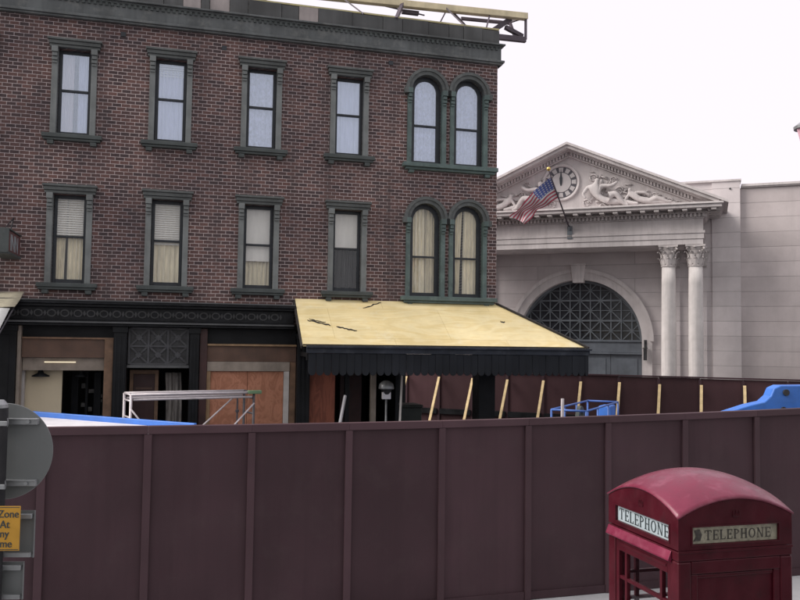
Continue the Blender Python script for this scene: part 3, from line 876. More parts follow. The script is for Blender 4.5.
while x < H0 - .02:
    e = min(x + w - .004, H0)
    yy = -pr - .03 - .008 * (i % 2)
    cx = (x + e) / 2; r = (e - x) / 2
    va.prism([(x, ze - .162), (e, ze - .162), (e, 2.87)] + arc(cx, 2.87, r, 0, -PI, 8, .09)[1:], yy, yy + .022)
    x += w; i += 1
y = -pr + .03
while y < 2.9:
    va.prism([(y, ze - .162), (y + w - .004, ze - .162), (y + w - .004, 2.87)] + arc(y + w / 2 - .002, 2.87, w / 2 - .002, 0, -PI, 8, .09)[1:], H0 - .02, H0 + .002, 'x')
    y += w
va.build('valance', 'valance', aw)
st = MB()
for x in (L0 + .15, -1.5, 0, C0 - .1): st.bar((x, -pr + .05, ze - .2), (x, -.01, ze - .2), .07, .09)
st.box(L0 + .05, H0 - .02, -pr + .03, -pr + .1, ze - .3, ze - .17)
st.build('joist', 'black', aw)
# scraps of felt lying on the plywood
def scrap(p0, p1, w, label):
    def zz(y): return zt + (ze - zt) * (-y / pr) + .008
    a = Vector((p0[0] + AX, p0[1], zz(p0[1]))); b = Vector((p1[0] + AX, p1[1], zz(p1[1])))
    n = 10; vs = []
    dv = (b - a).normalized(); sd = dv.cross(Vector((0, -.54, .84))).normalized()
    c = (a + b) / 2
    for i in range(n + 1):
        t = i / n; p = a + (b - a) * t - c
        k = w * (.5 + .5 * random.random()) * (1 if 0 < i < n else .3)
        off = sd * random.uniform(-.02, .02)
        vs += [p + off - sd * k / 2, p + off + sd * k / 2]
    o = MB().add(vs, [[2 * i, 2 * i + 1, 2 * i + 3, 2 * i + 2] for i in range(n)]).build('felt_strip', 'felt', solid=.01)
    o.location = to_world(BO, BY, c.x - AX, c.y, c.z); o.rotation_euler = (0, 0, R(BY))
    tag(o, label, 'felt strip', 'torn felt strips on the plywood awning')
def aw_y(z): return -(zt - z) / (zt - ze) * pr
scrap((-4.42, -.74), (-3.96, -.90), .05, 'dark torn felt strip nearest the left edge of the yellow awning')
scrap((-4.38, -.70), (-4.05, -.80), .025, 'thin dark curl of felt just above the leftmost strip on the yellow awning')
scrap((-3.85, -.93), (-3.45, -1.06), .05, 'dark felt strip lower down, second from the left edge of the yellow awning')
scrap((-3.15, -.30), (-2.72, -.06), .04, 'dark felt strip high on the yellow awning, under the half blind window')
scrap((-.16, -.66), (-.06, -.68), .06, 'small dark felt scrap near the right end of the yellow awning, below the arched windows')

# ------------------------------------------------------------------ canvas canopy and box sign on the left of the brick building
cv = empty('canvas_canopy', to_world(BO, BY, -9.9, -.2, 0), BY, 'corner of a beige canvas canopy with white valance at the left edge of the picture', 'canopy')
MB().sheet(12, 8, lambda i, j: (-2.6 + 2.62 * i + .02 * j, .18 - .95 * j, 4.33 - .33 * j - .03 * math.sin(PI * j) + .012 * math.sin(i * 20))).build('canvas_top', 'canvas', cv, smooth=True, solid=.012)
MB().sheet(12, 8, lambda i, j: (-2.7 + 2.66 * i - .06 * j, -.775 - .62 * j, 3.97 - .45 * j + .01 * math.sin(i * 22))).build('canvas_front', 'canvas_white', cv, smooth=True, solid=.012)
MB().tube([(-.05, .19, 4.28), (0.0, -.76, 3.93), (-.08, -1.38, 3.5)], .014, 8).tube([(-2.6, -1.40, 3.50), (-.1, -1.40, 3.50)], .014, 8).build('canopy_frame', 'tube_dark', cv)
sb = empty('projecting_sign', to_world(BO, BY, -9.95, -.02, 4.98), BY, 'small box sign with pale lettering sticking out of the brick wall at the left edge', 'sign')
MB().box(-.32, -.02, -1.18, -.05, .03, .42).build('sign_box', 'red_brown_sign', sb, bevel=.01)
MB().box(-.34, .0, -1.21, -1.185, .0, .45).box(-.33, -.0, -1.18, -.03, -.02, .027).box(-.33, 0, -1.18, -.03, .423, .45).build('sign_frame', 'trim_dark', sb, bevel=.006)
for y in (-.3, -.9): MB().tube([(-.17, y, .42), (-.17, .02, .8)], .012, 6).build('stay', 'iron', sb)
text_mesh('INN', .42, 'sign_lettering', 'opal', sb, (-.0185, -.62, .07), (PI / 2, 0, PI / 2), .95, .002, .008)

# ------------------------------------------------------------------ roof truss
tr = empty('roof_truss', to_world(BO, BY, -2.5, .9, 10.3), BY, 'cream topped steel truss boom lying on the roof and jutting past the right corner', 'truss')
t0, t1 = -6.0, 3.44
zf = lambda x: .94 + .024 * (x - .0)
MB().bar((t0, -.42, zf(t0)), (t1, -.42, zf(t1)), .16, .15).build('top_chord', 'truss_cream', tr, bevel=.01)
MB().bar((1.9, -.02, zf(1.9) - .03), (t1 - .25, -.02, zf(t1) - .03), .06, .08).build('top_chord', 'truss_dark', tr, bevel=.01)
MB().bar((1.9, -.40, .44), (t1 - .02, -.40, .46), .10, .13).build('bottom_chord', 'truss_dark', tr, bevel=.01)
MB().bar((t1 - .03, -.42, zf(t1)), (t1 - .03, -.42, .46), .05, .05).bar((t1 - .28, -.02, zf(t1)), (t1 - .28, -.40, .46), .06, .06).bar((t1 - .04, -.42, zf(t1)), (t1 - .28, -.02, zf(t1)), .06, .06).build('end_frame', 'truss_dark', tr)
for (x, a, x2, b, th) in ((2.45, .50, 3.05, .96, .12), (2.9, .72, 3.38, .58, .09), (1.55, .95, 2.1, .52, .03), (1.2, .52, 1.42, .95, .025), (-.75, .94, .9, .80, .025), (-3.4, .9, -2.2, .42, .05), (-2.9, .42, -3.6, .9, .03), (-5.6, .84, -4.6, .4, .04)):
    MB().bar((x, -.38, a), (x2, -.30, b), th, th).build('lattice_bar', 'truss_dark', tr)
MB().box(.35, .75, -.36, -.25, .78, .86).build('cable_box', 'truss_dark', tr)
sp = MB()
for x in (-5.2, -2.0, 1.2, 2.3): sp.box(x - .06, x + .06, -.08, .08, 0, .47); sp.box(x - .2, x + .2, -.2, .2, 0, .04)
sp.build('support_post', 'truss_dark', tr)
for p, q, t in (((.05, -.95, .36), (.35, -.40, 1.0), .07), ((1.7, -.95, .36), (1.35, -.45, 1.0), .03), ((-.7, -.95, .38), (-1.2, -.4, 1.0), .03), ((2.2, -.9, .36), (2.5, -.4, 1.0), .03)):
    MB().bar(p, q, t, t).build('outrigger', 'truss_dark', tr)

# ------------------------------------------------------------------ bank
bank = empty('bank_building', KO, KY, 'pale grey stone bank with clock pediment, big arched doorway and corinthian columns', 'building')
AXS = -5.79
S = 4.55           # half width of the entablature
PF = -1.8          # portico front plane
mb = MB()
wall_face(mb, -14.5, -.95, GZ, 9.40, 0, .45, [(AXS + .08 - 2.32, AXS + .08 + 2.32, GZ, 5.92, True)])
mb.add([(-14.5, 0, GZ), (-14.5, 14, GZ), (-14.5, 14, 9.4), (-14.5, 0, 9.4)], [[0, 1, 2, 3]])
mb.build('wall', 'ashlar', bank)
MB().box(-.95, 0, -.06, .6, GZ, 9.40).build('corner_strip', 'ashlar', bank)
MB().box(.004, 14, .14, 14, GZ, 9.16).build('wing_wall', 'ashlar_wing', bank)
MB().box(-14.5, .04, -.10, .7, 9.403, 9.47).build('coping', 'stone', bank)
MB().box(.045, 14.1, .06, .7, 9.163, 9.20).box(.045, 14.1, .02, .7, 9.203, 9.30).build('coping', 'stone', bank, bevel=.01)
MB().box(-14.4, 13.9, .75, 13.9, 8.9, 9.0).build('roof', 'stone_dark', bank)
MB().box(-14.4, 0, 3.0, 3.1, GZ, 8.9).build('inner_wall', 'dark', bank)
MB().lathe([(.035, 0), (.035, .02)], n=12).build('wall_vent', 'iron', bank, loc=(-.33, -.075, 9.13)).rotation_euler = (PI / 2, 0, 0)
# entablature
en = MB()
x0, x1 = AXS - S, AXS + S
en.box(x0, x1, PF, -.003, 6.95, 7.14)
en.box(x0 - .03, x1 + .03, PF - .03, -.003, 7.142, 7.33)
en.box(x0 - .06, x1 + .06, PF - .06, -.003, 7.332, 7.42)
en.box(x0, x1, PF, -.003, 7.422, 7.84)
eo = en.build('entablature', 'stone', bank, bevel=.006)
de = MB()
de.box(x0 - .04, x1 + .04, PF - .04, -.003, 7.842, 7.885)
x = x0 - .1
while x < x1 + .1:
    de.box(x, x + .075, PF - .14, -.2 if False else PF - .041, 7.888, 8.00); x += .135
y = PF - .05
while y < -.1:
    de.box(x1 + .041, x1 + .14, y, y + .075, 7.888, 8.00); y += .135
de.box(x0 - .05, x1 + .05, PF - .045, -.003, 7.888, 8.00)
de.build('dentil_course', 'stone', bank)
mo = MB()
mo.box(x0 - .20, x1 + .20, PF - .20, -.003, 8.003, 8.045)
x = x0 - .3
while x < x1 + .35:
    mo.box(x, x + .16, PF - .56, PF - .15, 8.048, 8.125); x += .46
y = PF - .4
while y < -.2:
    mo.box(x1 + .15, x1 + .54, y, y + .16, 8.048, 8.125); y += .46
mo.box(x0 - .12, x1 + .12, PF - .12, -.003, 8.048, 8.125)
mo.build('modillion_course', 'stone_dark', bank)
MB().box(x0 - .60, x1 + .60, PF - .60, -.003, 8.128, 8.24).box(x0 - .66, x1 + .66, PF - .66, -.003, 8.243, 8.31).build('cornice', 'stone', bank, bevel=.01)
# pediment
HX = S + .80; AZ = 10.70; EZ = 8.33
sl = (AZ - EZ) / HX
def rake(off0, off1, ya, yb, ex0=0, name='raking_cornice', m='stone'):
    # band parallel to the roof slope, off = vertical distance below the outer line
    o = [(AXS - HX, EZ - off0), (AXS, AZ - off0), (AXS + HX, EZ - off0)]
    i = [(AXS - HX + ex0, EZ - off1 + ex0 * sl), (AXS, AZ - off1), (AXS + HX - ex0, EZ - off1 + ex0 * sl)]
    if ex0:
        o = [(AXS - HX + ex0, EZ - off0 + ex0 * sl), (AXS, AZ - off0), (AXS + HX - ex0, EZ - off0 + ex0 * sl)]
    return MB().strip(o, i, ya, yb).build(name, m, bank)
rake(0, .09, PF - .68, 0, .0)
rake(.093, .20, PF - .60, 0, .28)
rake(.203, .25, PF - .30, 0, .48)
rake(.37, .42, PF - .12, 0, .85)
rd = MB()
n = 38
for s in (-1, 1):
    for k in range(n):
        xa = .06 + (HX - 1.15) * k / n
        xb = xa + .072
        f = lambda q: AZ - sl * q
        P = [(AXS + s * xa, f(xa) - .365), (AXS + s * xb, f(xb) - .365), (AXS + s * xb, f(xb) - .255), (AXS + s * xa, f(xa) - .255)]
        rd.prism(P, PF - .22, PF - .101)
o_ = [(AXS - HX + .7, EZ - .252 + .7 * sl), (AXS, AZ - .252), (AXS + HX - .7, EZ - .252 + .7 * sl)]
i_ = [(p[0], p[1] - .115) for p in o_]
rd.strip(o_, i_, PF - .10, 0)
rd.build('raking_dentils', 'stone', bank)
MB().prism([(AXS - HX + .75, 8.312), (AXS + HX - .75, 8.312), (AXS, AZ - .42)], PF, PF + .3).build('tympanum', 'stone', bank)
MB().prism([(AXS - HX + .3, 8.30), (AXS + HX - .3, 8.30), (AXS, AZ - .10)], PF + .32, 6.0).build('pediment_roof', 'stone_dark', bank)
# sculpted relief: two draped reclining figures each side with scrolls of foliage
def skin(name, verts, edges, rad, m, parent, sub=2, flat=.6):
    bm = bmesh.new(); lay = bm.verts.layers.skin.verify()
    bv = []
    for p, r in zip(verts, rad):
        q = bm.verts.new(p); q[lay].radius = (r, r); bv.append(q)
    bv[0][lay].use_root = True
    for a, b in edges: bm.edges.new((bv[a], bv[b]))
    me = bpy.data.meshes.new(name); bm.to_mesh(me); bm.free()
    me.materials.append(M[m])
    o = bpy.data.objects.new(name, me); COL.objects.link(o); o.parent = parent
    md = o.modifiers.new('skin', 'SKIN'); md.use_smooth_shade = True
    o.modifiers.new('sub', 'SUBSURF').levels = sub; o.modifiers[-1].render_levels = sub
    return o
def figure(s, ox, oz, k, pose):
    """relief figure, coordinates relative to the hip, mirrored by s"""
    V = pose
    names = list(V.keys())
    pos = [(s * k * V[n][0], -k * V[n][1], k * V[n][2]) for n in names]
    rad = [k * V[n][3] for n in names]
    E = [('hip', 'waist'), ('waist', 'chest'), ('chest', 'neck'), ('neck', 'head'), ('chest', 'sh1'), ('sh1', 'el1'), ('el1', 'ha1'), ('chest', 'sh2'), ('sh2', 'el2'), ('el2', 'ha2'),
         ('hip', 'kn1'), ('kn1', 'an1'), ('an1', 'to1'), ('hip', 'kn2'), ('kn2', 'an2'), ('an2', 'to2')]
    o = skin('relief_figure', pos, [(names.index(a), names.index(b)) for a, b in E], rad, 'stone', bank)
    o.location = (AXS + s * ox, PF - .04, oz)
sit = {'hip': (0, .06, .12, .13), 'waist': (-.05, .08, .30, .10), 'chest': (-.08, .10, .47, .125), 'neck': (-.04, .12, .62, .05), 'head': (0, .14, .74, .085),
       'sh1': (-.26, .10, .52, .06), 'el1': (-.38, .12, .34, .045), 'ha1': (-.30, .14, .22, .035), 'sh2': (.12, .10, .54, .06), 'el2': (.32, .14, .52, .045), 'ha2': (.48, .12, .62, .035),
       'kn1': (.42, .14, .34, .085), 'an1': (.62, .10, .06, .05), 'to1': (.74, .10, .03, .035), 'kn2': (.50, .06, .14, .085), 'an2': (.86, .08, .06, .05), 'to2': (.97, .08, .06, .035)}
lie = {'hip': (0, .06, .12, .12), 'waist': (-.18, .08, .2, .10), 'chest': (-.34, .10, .32, .115), 'neck': (-.42, .12, .45, .05), 'head': (-.44, .14, .57, .08),
       'sh1': (-.46, .1, .36, .055), 'el1': (-.58, .12, .18, .045), 'ha1': (-.46, .14, .08, .035), 'sh2': (-.2, .1, .42, .055), 'el2': (.02, .14, .40, .045), 'ha2': (.18, .12, .30, .035),
       'kn1': (.40, .12, .22, .08), 'an1': (.72, .1, .08, .05), 'to1': (.84, .1, .08, .035), 'kn2': (.44, .06, .10, .08), 'an2': (.85, .07, .05, .05), 'to2': (.95, .07, .04, .035)}
fo = MB()
rnd = random.Random(3)
for s in (-1, 1):
    figure(s, 1.05, 8.36, 1.42, sit); figure(s, 2.62, 8.36, 1.12, lie)
    # scrolls and drapery folds between and beyond the figures
    for cx, cz, r in ((.62, 8.55, .16), (1.75, 8.95, .15), (1.55, 9.35, .12), (3.45, 8.48, .12), (3.75, 8.42, .08), (2.1, 8.62, .12), (.85, 9.45, .16), (2.95, 8.72, .10)):
        pts = []
        for q in range(22):
            a = q * .45; rr = r * (1 - q / 26)
            pts.append((AXS + s * (cx + rr * math.cos(a)), PF - .03 - .02 * math.sin(q), cz + rr * math.sin(a)))
        fo.tube(pts, r * .22, 6, r * .08)
    for _ in range(95):
        cx = rnd.uniform(.75, 3.6); zmax = AZ - sl * cx - .62
        cz = rnd.uniform(8.38, max(8.42, min(zmax, 9.75)))
        L = rnd.uniform(.1, .3); a = rnd.uniform(0, PI)
        dx, dz = math.cos(a) * L / 2, math.sin(a) * L / 2
        if cz + abs(dz) > zmax or cz - abs(dz) < 8.33: continue
        X = AXS + s * cx
        fo.tube([(X - dx, PF - .01, cz - dz), (X + .02, PF - .05, cz), (X + dx * .7, PF - .06, cz + dz * .7), (X + dx, PF - .01, cz + dz)], rnd.uniform(.025, .06), 6, .014)
fo.build('relief_foliage', 'stone', bank, smooth=True)
# clock
ck = MB().lathe([(.56, 0), (.60, .06), (.66, .08), (.69, .05), (.69, 0)], n=48).build('clock', 'stone', bank, loc=(AXS - .30, PF - .0, 9.36))
ck.rotation_euler = (PI / 2, 0, 0)
MB().lathe([(.57, .0), (.57, .03)], n=48).build('clock_ring', 'clock_dark', ck)
MB().lathe([(.36, .032), (.36, .045)], n=48).build('clock_face', 'clock_face', ck)
for k in range(12):
    a = k * PI / 6
    c, s = math.cos(a), math.sin(a)
    P = [(.385, -.065), (.545, -.085), (.545, .085), (.385, .065)]
    MB().prism([(c * x - s * y, s * x + c * y) for x, y in P], .032, .043, 'z').build('hour_plaque', 'clock_face', ck)
hd = MB().prism([(-.025, -.12), (.025, -.12), (.035, .2), (.0, .50), (-.035, .2)], .050, .060, 'z').prism([(-.04, -.06), (.04, -.06), (.055, .16), (0, .33), (-.055, .16)], .062, .068, 'z')
hd.build('clock_hand', 'sash', ck)
# arch surround, keystone, lunette, door
CX = AXS + .08
ar = MB()
ar.strip(arc(CX, 3.6, 2.68, PI, 0, 40), arc(CX, 3.6, 2.318, PI, 0, 40), -.10, .10)
ar.strip(arc(CX, 3.6, 2.74, PI, 0, 40), arc(CX, 3.6, 2.60, PI, 0, 40), -.14, -.101)
for s in (-1, 1):
    a, b = sorted((CX + s * 2.318, CX + s * 2.68)); ar.box(a, b, -.10, .10, GZ, 3.6)
ar.build('archivolt', 'stone', bank)
MB().prism([(CX - .20, 5.80), (CX + .20, 5.80), (CX + .27, 6.46), (CX - .27, 6.46)], -.28, .1).prism([(CX - .29, 6.463), (CX + .29, 6.463), (CX + .29, 6.53), (CX - .29, 6.53)], -.31, .1).build('keystone', 'stone', bank, bevel=.01)
MB().prism([(CX - 2.31, 3.6), (CX + 2.31, 3.6)] + arc(CX, 3.6, 2.31, 0, PI, 40), .36, .38).build('lunette_pane', 'glass_dark', bank)
gr = MB()
def clip(x0, z0, x1, z1, w, y):
    # bar clipped to the half disc
    n = 60; ins = []
    for i in range(n + 1):
        t = i / n; x = x0 + (x1 - x0) * t; z = z0 + (z1 - z0) * t
        if x * x + z * z <= 2.27 ** 2 and z >= 0: ins.append((x, z))
    if len(ins) > 2:
        a, b = ins[0], ins[-1]
        gr.bar((CX + a[0], y, 3.6 + a[1]), (CX + b[0], y, 3.6 + b[1]), .04, w)
cs = .77
for i in range(-3, 4):
    clip(i * cs, 0, i * cs, 2.3, .085 if i % 2 == 0 else .05, .30)
    clip(-2.3, (i + 3) * cs, 2.3, (i + 3) * cs, .06, .302)
    clip((i + .5) * cs, 0, (i + .5) * cs, 2.3, .028, .305)
    clip(-2.3, (i + 3.5) * cs, 2.3, (i + 3.5) * cs, .028, .307)
for i in range(-3, 3):
    for j in range(3):
        x, z = i * cs, j * cs
        clip(x, z, x + cs, z + cs, .036, .309); clip(x, z + cs, x + cs, z, .036, .311)
gr.strip(arc(CX, 3.6, 2.315, PI, 0, 40), arc(CX, 3.6, 2.22, PI, 0, 40), .24, .35)
gr.build('lunette_grille', 'grille', bank)
MB().box(CX - 2.31, CX + 2.31, .16, .4, 3.16, 3.56).box(CX - 2.31, CX + 2.31, .10, .4, 3.563, 3.64).box(CX - 2.31, CX + 2.31, .13, .4, 3.10, 3.157).build('transom', 'door_blue', bank, bevel=.008)
for k in range(4):
    a = CX - 2.31 + k * 1.155
    dr = MB().box(a + .006, a + 1.149, .26, .34, GZ, 3.095)
    for z0, z1 in ((.2, 1.2), (1.35, 2.1), (2.2, 2.95)):
        dr.box(a + .18, a + .975, .235, .259, z0, z1)
    dr.build('door', 'door_blue', bank, bevel=.008)
# pilasters and columns
def capital(mb, rr, z0, z1, sq=False):
    h = z1 - z0
    prof = [(rr * 1.0, 0), (rr * 1.12, .01), (rr * 1.12, .035), (rr * .98, .045), (rr * .98, h * .55), (rr * 1.12, h * .75), (rr * 1.38, h * .9), (rr * 1.40, h * .91)]
    mb.lathe(prof, (0, 0, z0), 24)
    for row, (zb, zh, n, off, out) in enumerate(((.05, h * .36, 8, 0, .075), (.10, h * .58, 8, .5, .11))):
        for k in range(n):
            a = 2 * PI * (k + off) / n
            c, s = math.cos(a), math.sin(a)
            def pt(t, w_, r_): return (c * r_ - s * w_, s * r_ + c * w_, z0 + zb + t)
            w = rr * .36
            ps = []
            for t, wf, o_ in ((0, .8, .0), (.4, 1.0, .02), (.75, .9, .04), (.95, .6, out), (1.0, .3, out + .03), (.9, .2, out + .045)):
                ps.append((zh * t, w * wf, rr * .99 + o_))
            vs = []
            for t, wf, r_ in ps: vs += [pt(t, -wf, r_), pt(t, 0, r_ + .025), pt(t, wf, r_)]
            for t, wf, r_ in ps: vs += [pt(t, -wf, r_ - .02), pt(t, 0, r_ - .01), pt(t, wf, r_ - .02)]
            m = len(ps); fs = []
            for i in range(m - 1):
                for j in (0, 1):
                    fs.append([3 * i + j, 3 * i + j + 1, 3 * i + j + 4, 3 * i + j + 3])
                    q = 3 * m
                    fs.append([q + 3 * i + j, q + 3 * i + j + 3, q + 3 * i + j + 4, q + 3 * i + j + 1])
            mb.add(vs, fs)
    for k in range(4):      # corner volutes
        a = PI / 4 + k * PI / 2
        c, s = math.cos(a), math.sin(a)
        pts = []
        for q in range(14):
            t = q * .5; r_ = .085 * (1 - q / 18)
            d = rr * 1.42 + r_ * math.cos(t)
            pts.append((c * d, s * d, z0 + h * .78 + r_ * math.sin(t)))
        mb.tube(pts, .035, 6, .02)
        mb.tube([(c * rr * 1.0, s * rr * 1.0, z0 + h * .5), (c * rr * 1.2, s * rr * 1.2, z0 + h * .78), (c * rr * 1.42, s * rr * 1.42, z0 + h * .87)], .03, 6)
        a2 = k * PI / 2
        mb.lathe([(.0, 0), (.06, .01), (.06, .05), (0, .06)], (math.cos(a2) * rr * 1.36, math.sin(a2) * rr * 1.36, z0 + h * .86), 8)
    w = rr * 1.40
    pl = []
    for k in range(4):      # abacus with hollowed sides
        a = k * PI / 2
        for t in (-1, -.5, 0, .5):
            x_, y_ = w * (1 - .12 * (1 - t * t)), w * t
            pl.append((math.cos(a) * x_ - math.sin(a) * y_, math.sin(a) * x_ + math.cos(a) * y_))
    mb.prism(pl, z0 + h * .915, z1, 'z')
rr = .262
prof = [(rr, .0)] + [(rr * (1.0 - .12 * (t / 10) ** 2), (6.2) * t / 10) for t in range(1, 11)]
cl = MB().lathe([(r_, z_ + .30 if i else .30) for i, (r_, z_) in enumerate([(a, b * (5.90 / 6.2)) for a, b in prof])], n=32).build('column', 'column', bank, smooth=True)
cb = MB(); capital(cb, rr * .88, 6.20, 6.947); cb.build('capital', 'stone_dark', cl)
MB().box(-.4, .4, -.4, .4, GZ, .08).lathe([(.38, .08), (.40, .14), (.36, .2), (.31, .22), (.33, .27), (.30, .30)], n=32).build('column_base', 'stone', cl, bevel=.006)
for i, x in enumerate((-2.385, -1.495, AXS * 2 + 2.385, AXS * 2 + 1.495)):
    c = cl if i == 0 else copy_tree(cl, bank)
    c.location = (x, PF + .30, 0)
for x in (-1.40, -2.32, AXS * 2 + 1.40, AXS * 2 + 2.32):
    p = MB().box(x - .26, x + .26, -.10, -.003, GZ, 6.28).build('pilaster', 'ashlar', bank)
    pc = MB().box(x - .27, x + .27, -.11, -.003, 6.283, 6.33)
    for k in range(4):
        pc.prism([(x - .27 + k * .14, 6.335), (x - .15 + k * .14, 6.335), (x - .13 + k * .14, 6.6), (x - .21 + k * .14, 6.68), (x - .29 + k * .14, 6.6)], -.17, -.003)
    pc.prism([(x - .28, 6.5), (x + .28, 6.5), (x + .36, 6.86), (x - .36, 6.86)], -.13, -.003).box(x - .37, x + .37, -.18, -.003, 6.863, 6.945)
    pc.build('pilaster_capital', 'stone_dark', p)
MB().box(AXS - S - .3, -.5, PF - .3, -.15, GZ, .05).build('portico_step', 'stone', bank)
ln = empty('wall_lantern', to_world(KO, KY, -3.27, -.13, 2.9), KY, 'small black iron lantern on the right jamb of the arched doorway', 'lamp')
MB().box(-.06, .06, -.16, -.04, .0, .42).box(-.09, .09, -.19, -.01, .423, .46).build('lantern_body', 'iron', ln, bevel=.01)
MB().tube([(0, .03, .62), (0, -.10, .70), (0, -.10, .46)], .02, 8).box(-.05, .05, .01, .03, .45, .75).build('bracket', 'iron', ln)

# flag on its pole
pb = to_world(KO, KY, AXS + .02, PF - .03, 7.62)
fl = empty('flag', pb, KY, 'american flag hanging from a slanted pole in front of the bank pediment', 'flag')
TIP = Vector((-.34, -2.3, 1.70))
MB().tube([(0, 0, 0), TIP], .03, 10, .02).build('flagpole', 'truss_dark', fl, smooth=True)
MB().lathe([(.0, -.07), (.05, -.05), (.07, 0), (.05, .05), (0, .07)], n=14).build('finial', 'brass', fl, smooth=True, loc=TIP + Vector((0, -.04, .06)))
MB().box(-.09, .09, -.03, .03, -.35, .12).tube([(0, -.03, -.02), (0, -.13, .10)], .05, 8).build('pole_bracket', 'grille', fl)
def fpt(u, v):
    hoist = TIP * (.90 - .34 * v)
    # the fly sags down and to the left of the pole
    a = Vector((-1.50 * u ** .95, .35 * u + .15 * u * v, -1.0 * u - .30 * u * u))
    b = Vector((-1.18 * u, .2 * u, -.50 * u - .30 * u * u))
    p = hoist + a * (1 - v) + b * v
    p.y += .20 * math.sin(8 * u + 4 * v) * u + .09 * math.sin(17 * u - 6 * v) * u
    p.z += .09 * math.sin(8 * u + 3 * v) * u; p.x += .06 * math.sin(11 * u + 5 * v) * u
    return p
nu, nv = 44, 26
fm = MB().sheet(nu, nv, lambda i, j: fpt(i, j))
fo_ = fm.build('flag_cloth', 'flag', fl, smooth=True)
uvl = fo_.data.uv_layers.new(name='UVMap')
for lp in fo_.data.loops:
    vi = lp.vertex_index
    uvl.data[lp.index].uv = ((vi % (nu + 1)) / nu, (vi // (nu + 1)) / nv)

# ------------------------------------------------------------------ telephone box
tb = empty('telephone_box', to_world(PO, PY, .45, .45), PY, 'red telephone box with domed roof and telephone signs, in the right foreground', 'telephone box')
h = .45
MB().box(-.46, .46, -.46, .46, 0, .13).build('plinth', 'red', tb, bevel=.01)
for sx in (-1, 1):
    for sy in (-1, 1):
        a, b = sorted((sx * h, sx * (h - .10))); c, d = sorted((sy * h, sy * (h - .10)))
        MB().box(a, b, c, d, .13, 2.02).build('corner_post', 'red', tb, bevel=.012)
# solid back panel (towards the camera)
bp = MB().box(-.35, .35, -.425, -.40, .13, 2.02)
bp.box(-.35, .35, -.449, -.426, 1.935, 2.02).box(-.35, -.30, -.445, -.426, .13, 1.934).box(.30, .35, -.445, -.426, .13, 1.934).box(-.299, .299, -.445, -.426, .13, .35)
bp.box(-.299, .299, -.438, -.426, 1.905, 1.930)
bp.build('back_panel', 'red', tb, bevel=.006)
def glazed(rot, name):
    """glazed side built facing -y then turned"""
    f = MB()
    f.box(-.35, -.31, -.44, -.40, .13, 2.0).box(.31, .35, -.44, -.40, .13, 2.0).box(-.309, .309, -.44, -.40, .13, .34).box(-.309, .309, -.44, -.40, 1.915, 2.0)
    f.box(-.30, .30, -.446, -.441, 1.955, 1.975)
    for x in (-.225, .225): f.box(x - .014, x + .014, -.436, -.404, .341, 1.914)
    for k in range(1, 8):
        z = .34 + (1.915 - .34) * k / 8
        for a, b in ((-.309, -.2395), (-.2105, .2105), (.2395, .309)): f.box(a, b, -.435, -.405, z - .012, z + .012)
    o = f.build(name, 'red', tb, bevel=.004); o.rotation_euler = (0, 0, rot)
    MB().box(-.309, .309, -.4175, -.4145, .342, 1.913).build('pane', 'glass_clear', o)
    return o
glazed(-PI / 2, 'glazed_side'); glazed(PI / 2, 'glazed_side')
dr = glazed(PI, 'door')
MB().tube([(-.33, -.455, 1.0), (-.33, -.48, 1.02), (-.33, -.48, 1.2), (-.33, -.455, 1.22)], .01, 8).build('handle', 'galv', dr)
# cornice below the signs: sloping weathering on the glazed sides
en = MB().box(-.449, .449, -.449, .449, 2.022, 2.085)
en.build('cornice', 'red', tb, bevel=.006)
for rot in (-PI / 2, PI):
    lg = MB().prism([(-.453, 2.00), (-.478, 2.015), (-.478, 2.024), (-.455, 2.078), (-.453, 2.078)], -.44, .375, 'x')
    o = lg.build('drip_ledge', 'red_faded_lit', tb, bevel=.003); o.rotation_euler = (0, 0, rot)  # paler red stands in for light on the slope
MB().box(-.452, .452, -.454, -.4495, 2.075, 2.092).build('drip_ledge', 'red', tb, bevel=.002)
